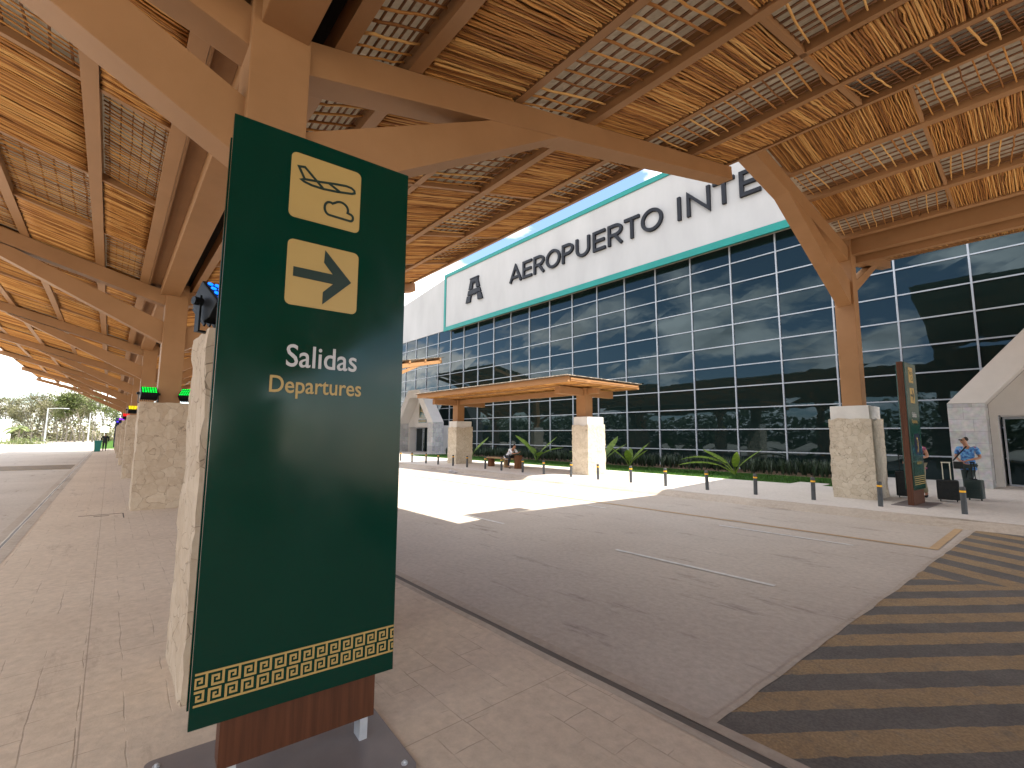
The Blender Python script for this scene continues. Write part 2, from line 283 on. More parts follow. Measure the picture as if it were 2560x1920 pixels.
def shirt_hawaii():
    m, nt, b = nodes('blue_print_shirt')
    v = coords(nt, 'Object')
    vo = N(nt, 'ShaderNodeTexNoise', Scale=13.0, Detail=2); L(nt, v, vo.inputs['Vector'])
    r = ramp(nt, vo.outputs['Fac'], [(0.3, (0.02, 0.05, 0.18)), (0.47, (0.05, 0.17, 0.42)), (0.58, (0.13, 0.36, 0.60)), (0.68, (0.18, 0.06, 0.16))])
    L(nt, r.outputs['Color'], b.inputs['Base Color']); b.inputs['Roughness'].default_value = 0.8; return m
def shirt_plaid():
    m, nt, b = nodes('pink_check_shirt')
    v = coords(nt, 'Object')
    w = N(nt, 'ShaderNodeTexWave', Scale=5.0, _bands_direction='Z'); L(nt, v, w.inputs['Vector'])
    w2 = N(nt, 'ShaderNodeTexWave', Scale=5.0, _bands_direction='X'); L(nt, v, w2.inputs['Vector'])
    a = N(nt, 'ShaderNodeMath', _operation='ADD'); L(nt, w.outputs['Fac'], a.inputs[0]); L(nt, w2.outputs['Fac'], a.inputs[1])
    r = ramp(nt, a.outputs[0], [(0.3, (0.55, 0.28, 0.33)), (0.8, (0.42, 0.10, 0.16)), (1.0, (0.18, 0.04, 0.09))])
    L(nt, r.outputs['Color'], b.inputs['Base Color']); b.inputs['Roughness'].default_value = 0.85; return m
M['hawaii'] = shirt_hawaii(); M['plaid'] = shirt_plaid()

# ------------------------------------------------------------------ mesh helpers
class MB:
    def __init__(s): s.v = []; s.f = []
    def add(s, vs, fs):
        o = len(s.v); s.v += [tuple(v) for v in vs]; s.f += [tuple(i + o for i in f) for f in fs]; return s
    def box(s, x0, x1, y0, y1, z0, z1):
        return s.add([(x0,y0,z0),(x1,y0,z0),(x1,y1,z0),(x0,y1,z0),(x0,y0,z1),(x1,y0,z1),(x1,y1,z1),(x0,y1,z1)],
                     [(0,3,2,1),(4,5,6,7),(0,1,5,4),(1,2,6,5),(2,3,7,6),(3,0,4,7)])
    def prism(s, pts, ax, a0, a1):
        # polygon pts in the plane normal to axis ax (0: y,z  1: x,z  2: x,y), extruded from a0 to a1
        def mk(p, a): return (a, p[0], p[1]) if ax == 0 else ((p[0], a, p[1]) if ax == 1 else (p[0], p[1], a))
        n = len(pts); vs = [mk(p, a0) for p in pts] + [mk(p, a1) for p in pts]
        return s.add(vs, [tuple(range(n))[::-1], tuple(range(n, 2*n))] + [(i, (i+1) % n, n + (i+1) % n, n + i) for i in range(n)])
    def tube(s, path, rads, n=6, cap=True, flat=None):
        vs = []; P = [Vector(p) for p in path]
        up = Vector((0, 0, 1)); prev = None
        for i, p in enumerate(P):
            d = (P[min(i+1, len(P)-1)] - P[max(i-1, 0)]).normalized()
            if prev is None:
                a = d.cross(up); 
                if a.length < 1e-3: a = d.cross(Vector((1, 0, 0)))
                a.normalize()
            else: a = (prev - d * prev.dot(d)).normalized()
            prev = a; b2 = d.cross(a)
            r = rads[i] if isinstance(rads, (list, tuple)) else rads
            for k in range(n):
                t = 2 * math.pi * k / n
                vs.append(p + a * (r * math.cos(t)) + b2 * (r * math.sin(t) * (flat or 1)))
        fs = []
        for i in range(len(P) - 1):
            for k in range(n):
                fs.append((i*n + k, i*n + (k+1) % n, (i+1)*n + (k+1) % n, (i+1)*n + k))
        if cap: fs += [tuple(range(n))[::-1], tuple(range((len(P)-1)*n, len(P)*n))]
        return s.add(vs, fs)
    def cyl(s, x, y, z0, z1, r, n=16, r1=None): return s.tube([(x, y, z0), (x, y, z1)], [r, r if r1 is None else r1], n)
    def ell(s, c, rx, ry, rz, nu=14, nv=9):
        vs = []; fs = []
        for j in range(nv + 1):
            ph = math.pi * j / nv - math.pi / 2
            for i in range(nu):
                th = 2 * math.pi * i / nu
                vs.append((c[0] + rx*math.cos(ph)*math.cos(th), c[1] + ry*math.cos(ph)*math.sin(th), c[2] + rz*math.sin(ph)))
        for j in range(nv):
            for i in range(nu): fs.append((j*nu+i, j*nu+(i+1) % nu, (j+1)*nu+(i+1) % nu, (j+1)*nu+i))
        return s.add(vs, fs)
    def ribbon(s, pts, w, y0, y1, closed=False):
        # stroke of width w along 2-D points (x,z), extruded y0..y1
        P = [Vector((p[0], p[1])) for p in pts]; n = len(P); l = []; r = []
        for i in range(n):
            a = P[i-1] if (i > 0 or closed) else None; c = P[(i+1) % n] if (i < n-1 or closed) else None
            d1 = (P[i]-a).normalized() if a is not None else None; d2 = (c-P[i]).normalized() if c is not None else None
            if d1 is None: d1 = d2
            if d2 is None: d2 = d1
            n1 = Vector((-d1.y, d1.x)); n2 = Vector((-d2.y, d2.x)); m = (n1 + n2)
            if m.length < 1e-4: m = n1
            m.normalize(); k = min(1 / max(m.dot(n1), 0.35), 2.2)
            l.append(P[i] + m * (w/2*k)); r.append(P[i] - m * (w/2*k))
        vs = [(q.x, y0, q.y) for q in l] + [(q.x, y0, q.y) for q in r] + [(q.x, y1, q.y) for q in l] + [(q.x, y1, q.y) for q in r]
        fs = []
        for i in range(n if closed else n - 1):
            j = (i+1) % n
            fs += [(i, j, n+j, n+i), (2*n+i, 3*n+i, 3*n+j, 2*n+j), (i, 2*n+i, 2*n+j, j), (n+i, n+j, 3*n+j, 3*n+i)]
        if not closed: fs += [(0, n, 3*n, 2*n), (n-1, 3*n-1, 4*n-1, 2*n-1)]
        return s.add(vs, fs)
    def quadleaf(s, c, d, u, l, w):
        return s.add([c - u*w*0.15, c + d*l*0.5 + u*w*0.5, c + d*l, c + d*l*0.5 - u*w*0.5], [(0, 1, 2, 3)])
    def mesh(s, name, m, smooth=False, bevel=0):
        me = bpy.data.meshes.new(name); me.from_pydata(s.v, [], s.f); me.update()
        bm = bmesh.new(); bm.from_mesh(me); bmesh.ops.recalc_face_normals(bm, faces=bm.faces)
        if bevel: bmesh.ops.bevel(bm, geom=[e for e in bm.edges if e.is_manifold and e.calc_face_angle(0) > 0.6], offset=bevel, segments=2, affect='EDGES', profile=0.6)
        bm.to_mesh(me); bm.free()
        if smooth:
            for p in me.polygons: p.use_smooth = True
        me.materials.append(m); return me
    def build(s, name, m, parent=None, smooth=False, bevel=0, loc=None, rot=None, scale=None):
        return place(name, s.mesh(name, m, smooth, bevel), parent, loc, rot, scale)
def place(name, me, parent=None, loc=None, rot=None, scale=None):
    o = bpy.data.objects.new(name, me); C.objects.link(o)
    if parent: o.parent = parent
    if loc: o.location = loc
    if rot: o.rotation_euler = rot
    if scale: o.scale = scale
    return o
def tag(o, label=None, cat=None, group=None, kind=None):
    if label: o['label'] = label
    if cat: o['category'] = cat
    if group: o['group'] = group
    if kind: o['kind'] = kind
    return o
def empty(name, loc=(0, 0, 0), rz=0, label=None, cat=None, group=None):
    o = bpy.data.objects.new(name, None); C.objects.link(o); o.location = loc; o.rotation_euler = (0, 0, rz); o.empty_display_size = 0.2
    return tag(o, label, cat, group)
def copy_tree(o, parent=None):
    c = o.copy(); C.objects.link(c)
    if parent: c.parent = parent
    for ch in [x for x in bpy.data.objects if x.parent == o]: copy_tree(ch, c)
    return c
def text_mesh(txt, size, m, off=0.0, sx=1.0, extrude=0.001, align='LEFT', sp=1.0):
    cu = bpy.data.curves.new('t', 'FONT'); cu.body = txt; cu.size = size; cu.offset = off; cu.extrude = extrude; cu.align_x = align; cu.space_character = sp; cu.resolution_u = 4
    o = bpy.data.objects.new('t', cu); C.objects.link(o); dg = bpy.context.evaluated_depsgraph_get()
    me = bpy.data.meshes.new_from_object(o.evaluated_get(dg)); bpy.data.objects.remove(o); bpy.data.curves.remove(cu)
    me.transform(Matrix.Scale(sx, 4, (1, 0, 0))); me.transform(Matrix.Rotation(R(90), 4, 'X'))
    me.materials.clear(); me.materials.append(m); return me

# ------------------------------------------------------------------ ground
def sheet(name, x0, x1, y0, y1, z, m, kind='structure'):
    return tag(MB().add([(x0,y0,z),(x1,y0,z),(x1,y1,z),(x0,y1,z)], [(0,1,2,3)]).build(name, m), kind=kind)
M['dirt'] = noisy('dry_ground', (0.42, 0.37, 0.30), (0.52, 0.46, 0.38), 0.2, 0.95, 0, 5, 'World')
sheet('ground', -900, 600, -700, 800, -0.03, M['dirt'])
sheet('road', -95, -1.08, 2.95, 13.3, 0.0, M['road'])
road2 = sheet('approach_road', -230, 60, -14.5, -1.2, 0.0, M['road'])
cr = MB().add([(-1.56,2.95,0.001),(12,2.95,0.001),(12,13.3,0.001),(-1.15,13.3,0.001)], [(0,1,2,3)]).build('crossing', M['crossing']); tag(cr, kind='structure')
cr.location.z = 0.004
edge = MB()   # pale ragged joint where concrete meets asphalt
pts = [(-1.56 + 0.41*i/40 + random.uniform(-.012, .012), 2.95 + 10.35*i/40) for i in range(41)]
for i in range(40):
    a, b = pts[i], pts[i+1]
    edge.add([(a[0]-.035, a[1], .009), (a[0]+.012, a[1], .009), (b[0]+.012, b[1], .009), (b[0]-.035, b[1], .009)], [(0,1,2,3)])
tag(edge.build('crossing_edge', M['kerb']), kind='structure')
sheet('approach_crossing', -37.4, -32.9, -14.4, -1.3, 0.006, M['crossing'])
sheet('shoulder_road', 12, 60, 2.95, 13.3, 0.0, M['road'])
# near walkway with splayed kerbs
def walkway(name, prof, x0, x1, m, seg=1):
    mb = MB(); mb.prism(prof, 0, x0, x1); return tag(mb.build(name, m), kind='structure')
walkway('walkway', [(-0.93, -0.02), (-0.93, PV), (2.60, PV), (2.60, -0.02)], -67, 40, M['walk'])
def kerb(name, prof, x0, x1, m, wob=0.012, step=0.45):
    mb = MB(); n = int((x1-x0)/step); k = len(prof)
    for i in range(n+1):
        x = x0 + (x1-x0)*i/n
        mb.v += [(x, p[0] + noise.noise((x*1.3, j*3.1, 5))*wob, p[1] + (noise.noise((x*1.7, j*5.3, 1))*wob*0.5 if p[1] > 0.01 else 0)) for j, p in enumerate(prof)]
    for i in range(n):
        for j in range(k-1): mb.f.append((i*k+j, i*k+j+1, (i+1)*k+j+1, (i+1)*k+j))
    return tag(mb.build(name, m), kind='structure')
kerb('kerb', [(2.595, PV+.002), (2.66, PV+.004), (2.69, PV-.018)], -67, 30, M['kerb'])
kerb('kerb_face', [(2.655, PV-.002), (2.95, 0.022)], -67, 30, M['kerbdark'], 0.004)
kerb('kerb_gutter', [(2.945, 0.027), (2.97, 0.012), (3.07, 0.010), (3.08, -0.01)], -67, 30, M['kerb'], 0.008)
kerb('approach_kerb', [(-0.92, PV+.003), (-1.06, PV+.003), (-1.08, PV-.012)], -67, 30, M['kerb'])
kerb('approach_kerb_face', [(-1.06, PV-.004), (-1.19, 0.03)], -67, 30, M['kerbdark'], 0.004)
kerb('approach_gutter', [(-1.17, 0.045), (-1.22, .012), (-1.36, .012), (-1.37, -.01)], -67, 30, M['kerb'], .008)
# far pavement, kerb, lawn and planting bed
def fkerb(x): return 13.15 + 0.0
walkway('far_pavement', [(13.42, -0.02), (13.42, PV), (18.75, PV), (18.75, -0.02)], -95, 40, M['walk_far'])
kerb('far_kerb', [(13.10, -0.01), (13.17, 0.055), (13.30, PV-.03), (13.44, PV+.003)], -95, 40, M['kerb'], 0.03, 0.35)
walkway('door_plaza', [(18.75, 0), (18.75, PV), (25.6, PV), (25.6, 0)], -4.95, 12, M['walk_far'])
walkway('door_plaza', [(18.75, 0), (18.75, PV), (25.6, PV), (25.6, 0)], -46.2, -35.6, M['walk_far'])
sheet('path', -6.35, -5.35, 18.75, 19.75, PV, M['walk_far'])
for a, b in ((-35.6, -4.95), (-95, -46.2)):
    sheet('planting_bed', a, b, 22.5, 25.4, PV+0.0, M['soil'])
    sheet('lawn_base', a, b, 18.75, 22.5, PV-.012, M['grass'])
g = MB()
for i in range(26000):
    x = random.uniform(-35.5, -5.0); y = random.triangular(18.78, 22.7, 19.6)
    if -6.4 < x < -5.3 and y < 19.8: continue
    h = random.uniform(.03, .075); a = random.uniform(0, 6.28); w = .012
    g.add([(x-w*math.cos(a), y-w*math.sin(a), PV-.012), (x+w*math.cos(a), y+w*math.sin(a), PV-.012), (x+random.uniform(-.03,.03), y+random.uniform(-.03,.03), PV+h)], [(0,1,2)])
tag(g.build('grass', M['blade']), 'short green lawn strip between the pavement and the glass wall', 'grass', kind='stuff')
sheet('verge', -230, -72, -1.2, 2.9, 0.03, M['grass'])
sheet('verge', -230, -95, -30, -14.5, 0.03, M['grass'])
sheet('far_verge', -230, -72, 3.0, 40, 0.02, M['grass'])
# painted lines
def line(name, x0, y0, x1, y1, w, m, z=0.008):
    d = Vector((x1-x0, y1-y0)); nrm = Vector((-d.y, d.x)).normalized()*w/2
    return tag(MB().add([(x0-nrm.x,y0-nrm.y,z),(x1-nrm.x,y1-nrm.y,z),(x1+nrm.x,y1+nrm.y,z),(x0+nrm.x,y0+nrm.y,z)], [(0,1,2,3)]).build(name, m), kind='structure')
line('yellow_line', -80, 10.36, -1.44, 10.40, 0.11, M['paint_yellow'])
line('yellow_line', -1.44, 10.35, -1.39, 13.05, 0.12, M['paint_yellow'], 0.0085)
for k in range(8):
    line('white_line', -2.38-5.2*k, 6.33, -4.75-5.2*k, 6.32, 0.075, M['paint_white'])
    line('white_line', -2.36-5.2*k, 9.68, -4.66-5.2*k, 9.68, 0.075, M['paint_white'])
dm = MB(); dm.box(-12.9, -12.87, -.35, .35, PV, PV+.004); dm.box(-12.87, -12.2, .33, .35, PV, PV+.0035); dm.box(-12.7, -12.66, -.12, .12, PV, PV+.0037)
tag(dm.build('drain_cover', M['kerbdark']), kind='structure')

# ------------------------------------------------------------------ foreground and far totem signs
def meander(mb, s0, s1, z0, z1, per=0.0655, y0=-0.002, y1=0.0005):
    h = (z1-z0)/2; t = 0.0092
    mb.box(s0, s1, y0, y1, z1-t, z1); mb.box(s0, s1, y0, y1, z0, z0+t)
    def clip(a, b, c, d):
        a2, b2 = max(a, s0), min(b, s1)
        if b2 > a2 + 1e-4: mb.box(a2, b2, y0-.0002, y1, c, d)
    k = 0; x = s0 - 0.012
    while x < s1:
        u = per/7.0; v = (h - t*0.55)/6.2
        def seg(x0, x1, a, b, up):
            X0, X1 = x + x0*u, x + x1*u
            if up: clip(X0, X1, z1 - t - b*v, z1 - t - a*v)
            else:
                X0, X1 = x + (6.6-x1)*u, x + (6.6-x0)*u
                clip(X0, X1, z0 + t + a*v, z0 + t + b*v)
        for up in (True, False):
            seg(5.55, 6.6, 0, 5.4, up)        # bar from the border
            seg(1.1, 5.55, 4.45, 5.4, up)     # run back
            seg(1.1, 2.05, 1.05, 4.45, up)    # up the other side
            seg(2.05, 4.6, 1.05, 1.95, up)    # inner run
            seg(3.75, 4.6, 1.95, 3.5, up)     # inner drop
            seg(2.95, 3.75, 2.75, 3.5, up)
        x += per
def rrect(x0, x1, z0, z1, r=.03, n=6):
    p = []
    for cx, cz, a0 in ((x1-r, z1-r, 0), (x0+r, z1-r, 90), (x0+r, z0+r, 180), (x1-r, z0+r, 270)):
        for i in range(n+1):
            a = R(a0 + 90*i/n); p.append((cx + r*math.cos(a), cz + r*math.sin(a)))
    return p
def arc(cx, cz, rx, rz, a0, a1, n): return [(cx + rx*math.cos(R(a0+(a1-a0)*i/n)), cz + rz*math.sin(R(a0+(a1-a0)*i/n))) for i in range(n+1)]
def totem(loc, label, near=True):
    t = empty('totem_sign', loc, R(86.2), label, 'sign')
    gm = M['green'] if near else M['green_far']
    MB().box(-.862, .088, 0, .03, .351, 3.29).build('front_panel', gm, t, bevel=.002)
    MB().box(-.862, .088, .15, .18, .37, 3.24).build('back_panel', gm, t, bevel=.002)
    if near: MB().box(-.735, -.002, .031, .149, .128, 3.1).build('post', M['woodpost'], t)
    else: MB().box(-.90, .04, .0315, .149, .0, 3.3).build('post', M['woodpost'], t)
    if near:
        pl = MB().prism(rrect(-1.0, .10, -.33, .51, .04), 2, 0.004, .016).build('base_plate', M['plate'], t)
        for x in (-.95, .05):
            for y in (-.27, .44):
                MB().cyl(x, y, .016, .021, .017, 12).tube([(x, y, .02), (x, y, .03)], [.011, .008], 6).build('bolt', M['galv'], pl)
        for x in (-.70, -.075): MB().box(x, x+.042, .035, .125, .016, .127).build('foot', M['galv'], t)
    else:
        MB().box(-1.1, .3, -.25, .43, .001, .012).build('base_plate', M['plate'], t)
    i1 = MB().prism(rrect(-.587, -.208, 2.829-.004, 3.195), 1, -.0015, .001).build('pictogram_panel', M['cream'], t)
    k = -.16
    w = .0125
    p = MB()
    fus = [(-.531,3.206),(-.515,3.214),(-.433,3.226),(-.36,3.240),(-.293,3.250),(-.262,3.247),(-.245,3.236),(-.243,3.222),(-.258,3.214),(-.343,3.198),(-.419,3.190),(-.48,3.191),(-.519,3.199)]
    p.ribbon([(a, b+k) for a, b in fus], w, -.004, -.001, True)
    p.ribbon([(a, b+k) for a, b in [(-.518,3.218),(-.549,3.277),(-.518,3.283),(-.454,3.225),(-.419,3.194)]], w, -.0042, -.001)
    p.ribbon([(a, b+k) for a, b in [(-.388,3.233),(-.327,3.203)]], w, -.0044, -.001)
    cl = arc(-.377, 3.087, .028, .038, 270, 62, 12) + arc(-.318, 3.103, .042, .04, 135, -18, 14) + arc(-.262, 3.066, .016, .020, 80, -90, 8)
    p.ribbon([(a, b+k) for a, b in cl], .0125, -.0043, -.001, True)
    p.build('pictogram', M['black_vinyl'], i1)
    i2 = MB().prism(rrect(-.581, -.203, 2.345-.002, 2.703), 1, -.0015, .001).build('arrow_panel', M['cream'], t)
    ar = [(-.547,2.552),(-.343,2.550),(-.393,2.608),(-.389,2.680),(-.240,2.522),(-.391,2.370),(-.391,2.440),(-.340,2.495),(-.547,2.500)]
    p = MB(); p.v = [(a, -.004, b) for a, b in ar] + [(a, -.001, b) for a, b in ar]
    p.f = [(0,1,7,8), (1,4,7), (1,2,3,4), (4,5,6,7)] + [(i, (i+1) % 9, 9+(i+1) % 9, 9+i) for i in range(9)]
    p.build('arrow', M['black_vinyl'], i2)
    tm = text_mesh('Salidas', .168, M['white_vinyl'], .0012, 0.70); b = [v.co.x for v in tm.vertices]
    sx = .367/(max(b)-min(b)); tm.transform(Matrix.Scale(sx, 4, (1,0,0))); x0 = min(v.co.x for v in tm.vertices)
    place('spanish_lettering', tm, t, (-.555-x0, -.002, 2.015))
    tm = text_mesh('Departures', .124, M['cream'], .0012, 0.7); b = [v.co.x for v in tm.vertices]
    sx = .469/(max(b)-min(b)); tm.transform(Matrix.Scale(sx, 4, (1,0,0))); x0 = min(v.co.x for v in tm.vertices)
    place('english_lettering', tm, t, (-.626-x0, -.002, 1.876))
    if near:
        mb = MB(); meander(mb, -.849, .088, .447, .590); mb.build('key_border', M['cream'], t)
        mb = MB()
        for z0, z1 in ((.613,.622),(.575,.60),(.545,.56),(.52,.53),(.49,.51)): mb.box(-.8625, -.86, .152, .165, z0, z1)
        mb.build('edge_pattern', M['cream'], t)
    else:
        MB().box(-.55, -.1, -.004, -.001, 1.15, 1.62).build('door_number_panel', M['navy'], t)
        place('number', text_mesh('3', .5, M['cream'], .004, .7), t, (-.42, -.007, 1.2))
        place('small_lettering', text_mesh('AEROPUERTO', .085, M['cream'], .0, .8), t, (-.5, -.003, .92))
        mb = MB()
        for q in range(5): mb.box(-.84, .06, -.003, .0, .46+.045*q, .477+.045*q)
        mb.build('key_border', M['cream'], t)
    return t
totem((-2.54, 1.22, PV), 'tall dark green departures totem sign in the foreground with arrow and key border', True)
ts = totem((-2.26, 15.95, PV), 'far green totem sign with brown side and number 3 standing by the suitcases', False)
ts.scale = (1.03, 1.03, 1.085)

# ------------------------------------------------------------------ canopy parts
SL = 0.265; SLL = 0.278
def zr(y): return 5.19 + SL*(y - 1.09)        # underside of the purlins, right wing
def zl(y): return 5.21 + SLL*(0.6 - y)        # left wing
def stick(mb, x, y0, y1, z, r, wob, segs=6, n=5, skew=0.0):
    ph = random.uniform(0, 50); path = []; rd = []
    for i in range(segs+1):
        t = i/segs
        path.append((x + skew*(t-.5) + wob*noise.noise((t*3.2, ph, 0)) + wob*0.6*noise.noise((t*8, ph, 9)), y0 + (y1-y0)*t, z + 0.012*noise.noise((t*3, ph, 4))))
        rd.append(r*(1 - 0.25*t + 0.12*noise.noise((t*6, ph, 2))))
    mb.tube(path, rd, n)
CELL = 2.375
def backing(me, z):
    bm = bmesh.new(); bm.from_mesh(me)
    vs = [bm.verts.new(p) for p in ((.01,.01,z),(CELL-.01,.01,z),(CELL-.01,.99,z),(.01,.99,z))]
    f = bm.faces.new(vs); f.material_index = 1
    bm.to_mesh(me); bm.free(); me.materials.append(M['lath']); return me
def dense_mesh(v, low=False):
    random.seed(100 + v); mb = MB()
    if low:
        x = 0.02
        while x < CELL - .02: stick(mb, x, 0.0, 1.0, .03, .03, .06, 2, 4); x += .055
        me = mb.mesh('stick_panel', M['stick']); return backing(me, .055)
    x = 0.03
    while x < CELL - 0.06:
        r = random.uniform(.009, .0165)
        stick(mb, x, random.uniform(-.01, .03), 1.0 + random.uniform(-.04, .01), 0.03 + random.uniform(-.006, .008), r, .030 if random.random() < .18 else .013, skew=random.uniform(-.022, .022))
        x += r*1.62 + random.uniform(.001, .009)
    x = 0.03
    while x < CELL - 0.06:
        r = random.uniform(.012, .018); stick(mb, x, 0, 1, 0.062, r, .05, 3, 4); x += r*2.0
    return backing(mb.mesh('stick_panel', M['stick'], smooth=True), .085)
def lattice_mesh(v, low=False, fine=False):
    random.seed(200 + v); mb = MB()
    ny = 6; 
    if not low:
        x = .06 + random.uniform(0, .05)
        while x < CELL - .06:
            stick(mb, x, random.uniform(-.0, .02), 1.0 - random.uniform(.0, .05), .075, random.uniform(.009, .012) if fine else random.uniform(.013, .018), .022, 5, 5, skew=.10 + random.uniform(-.03, .03))
            x += random.uniform(.07, .10) if fine else random.uniform(.15, .21)
    else:
        x = .08
        while x < CELL: stick(mb, x, 0, 1, .075, .012, .03, 1, 4); x += .16
    return mb.mesh('lattice_panel', M['stick'], smooth=not low)
def lath_mesh(v, n=7, w=.017):
    random.seed(300 + v); mb = MB()
    for i in range(n):
        y = (i + .5)/n + random.uniform(-.01, .01)
        path = [(.03 + (CELL-.06)*q/5, y + random.uniform(-.012, .012)) for q in range(6)]
        for q in range(5):
            (xa, ya), (xb, yb) = path[q], path[q+1]
            mb.add([(xa,ya-w,.092),(xb,yb-w,.092),(xb,yb+w,.092),(xa,ya+w,.092),(xa,ya-w,.103),(xb,yb-w,.103),(xb,yb+w,.103),(xa,ya+w,.103)], [(0,3,2,1),(4,5,6,7),(0,1,5,4),(1,2,6,5),(2,3,7,6),(3,0,4,7)])
    return mb.mesh('lath', M['lath'])
DM = [dense_mesh(i) for i in range(4)]; LM = [lattice_mesh(i) for i in range(3)]; LMF = [lattice_mesh(i+5, fine=True) for i in range(3)]; TM = [lath_mesh(i) for i in range(2)]; TMF = [lath_mesh(i+4, 6, .010) for i in range(2)]
DML = dense_mesh(9, True); LML = lattice_mesh(9, True)
def fill(parent, strips, zf, slope, xs, flip=0, fine=False, detail=lambda x, y: True):
    """strips: (y0, y1, first type); xs: list of cell start X; dense cells hang at the purlin soffit, lattice cells above."""
    far = MB(); a = math.atan(slope); ca = math.cos(a)
    for si, (y0, y1, ty) in enumerate(strips):
        for ci, x in enumerate(xs):
            dense = (ty + ci) % 2 == 0
            L_ = (y1 - y0)/ca
            if detail(x, y0):
                me = DM[(ci*3 + si) % 4] if dense else (LMF if fine else LM)[(ci + si) % 3]
                mirror = (ci + si) % 3 == 1
                z = zf(y0)
                kw = dict(loc=(x + (CELL if mirror else 0), y0, z), rot=(a, 0, 0), scale=(-1 if mirror else 1, L_, 1))
                o = place('stick_panel' if dense else 'lattice_panel', me, parent, **kw)
                if not dense: place('lath', (TMF if fine else TM)[ci % 2], o)
            else:
                src = DML if dense else LML
                mat = Matrix.Translation((x, y0, zf(y0))) @ Matrix.Rotation(a, 4, 'X') @ Matrix.Diagonal((1, L_, 1, 1))
                far.add([mat @ v.co for v in src.vertices], [tuple(p.vertices) for p in src.polygons])
    if far.v:
        tag(far.build('roof_mat', M['stick'], parent), kind='stuff')
def purlin(parent, x0, x1, y, zf, w=.15, h=.27, z_off=0.0, name='purlin', slope=SL):
    z = zf(y) + z_off
    s = slope*w/2
    MB().prism([(y-w/2, z-s), (y+w/2, z+s), (y+w/2, z+s+h), (y-w/2, z-s+h)], 0, x0, x1).build(name, M['steel'], parent)
def beamYZ(name, parent, xc, w, pts):
    return MB().prism(pts, 0, xc-w/2, xc+w/2).build(name, M['steel'], parent, bevel=.008)
def arm_pts(ya, za, yb, zb, h):
    return [(ya, za), (yb, zb), (yb, zb-h), (ya, za-h)]

# --- walkway canopy (A) ---
A = empty('walkway_canopy', (0, 0, 0), 0, 'long tan steel butterfly canopy with woven stick ceiling over the near walkway', 'canopy')
COL = [-4.04 - 9.5*k for k in range(-1, 7)]; COLX = [14.96, 24.46, 33.96]     # first column stands behind the camera
PW = .44; PY = .82
for i, xc in enumerate(COL + COLX):
    wide = i < 2
    ye = 9.29 if wide else 7.28
    py = PY if i < 2 else .98
    MB().box(xc-PW/2, xc+PW/2, py-PW/2, py+PW/2, 2.45, 5.36).build('post', M['steel'], A, bevel=.012)
    # right arm + brace
    zt = zr
    y0 = py + PW/2 - .02
    bp = [(y0, zt(y0)-.002), (ye, zt(ye)-.002), (ye+.03, zt(ye)-.27), (y0, zt(y0)-.32)]
    beamYZ('arm', A, xc, .30, bp)
    by = 4.15
    beamYZ('brace', A, xc, .285, [(y0, 4.33), (3.05, zt(3.05)-.30), (by, zt(by)-.305), (y0, 3.79)])
    y1 = py - PW/2 + .02; yl = -5.5
    beamYZ('arm', A, xc, .30, [(y1, zl(y1)-.002), (yl, zl(yl)-.002), (yl-.03, zl(yl)-.25), (y1, zl(y1)-.34)])
    beamYZ('brace', A, xc, .285, [(y1, 4.42), (-1.75, zl(-1.75)-.33), (-3.0, zl(-3.0)-.325), (y1, 3.92)])
XE = 38; XL = -62.2; XW = -4.10
MB().box(XL, XE, .66, 1.02, 5.06, 5.58).build('ridge_beam', M['steel'], A, bevel=.01)
MB().box(XL, XE, .45, .657, 5.30, 5.32).box(XL, XE, .42, .449, 5.24, 5.35).build('gutter_board', M['board'], A)
MB().box(XL, XE, 1.022, 1.30, 5.50, 5.53).build('gutter_shade_strip', M['void'], A)  # near-black strip: shade of the void beside the ridge beam, put in as colour
for y in (1.33, 2.05, 4.80): purlin(A, XL, XE, y, zr)
purlin(A, XL, XW, 6.12, zr); purlin(A, XL, XW, 7.18, zr, .12, .26)
purlin(A, XW, 8, 6.22, zr, .12, .15, .02, 'batten'); purlin(A, XW, 8, 7.72, zr); purlin(A, XW, 8, 9.12, zr, .12, .26)
purlin(A, XL, XE, 3.45, zr, .12, .15, .02, 'batten')
for y in (.34, -.44, -1.62, -2.85, -4.08, -5.35): purlin(A, XL, XE, y, zl, .15 if y > -5 else .1, .24, 0, 'purlin', -SLL)
xsn = [-4.04 - CELL*k for k in range(1, 24)]; xsw = [-4.04 + CELL*k for k in range(0, 5)]
near = lambda x, y: x > -24
fill(A, [(1.42, 1.97, 1), (2.13, 3.38, 0), (3.52, 4.72, 1), (4.88, 6.04, 0), (6.20, 7.12, 1)], zr, SL, xsn, detail=lambda x, y: x > -17)
fill(A, [(1.42, 1.97, 1), (2.13, 3.38, 0), (3.52, 4.72, 1), (4.88, 6.14, 0), (6.30, 7.64, 1), (7.80, 9.05, 0)], zr, SL, xsw, detail=lambda x, y: x < 1.5)
fill(A, [(-.36, .26, 0), (-1.54, -.52, 1), (-2.77, -1.70, 0), (-4.00, -2.93, 1), (-5.28, -4.16, 0)], zl, -SLL, xsn + xsw, fine=True, detail=lambda x, y: -24 < x < -5)
xse = [-4.04 + CELL*k for k in range(5, 18)]
fill(A, [(1.42, 1.97, 1), (2.13, 3.38, 0), (3.52, 4.72, 1), (4.88, 6.04, 0), (6.20, 7.12, 1)], zr, SL, xse, detail=lambda x, y: False)
fill(A, [(-.36, .26, 0), (-1.54, -.52, 1), (-2.77, -1.70, 0), (-4.00, -2.93, 1), (-5.28, -4.16, 0)], zl, -SLL, xse, detail=lambda x, y: False)
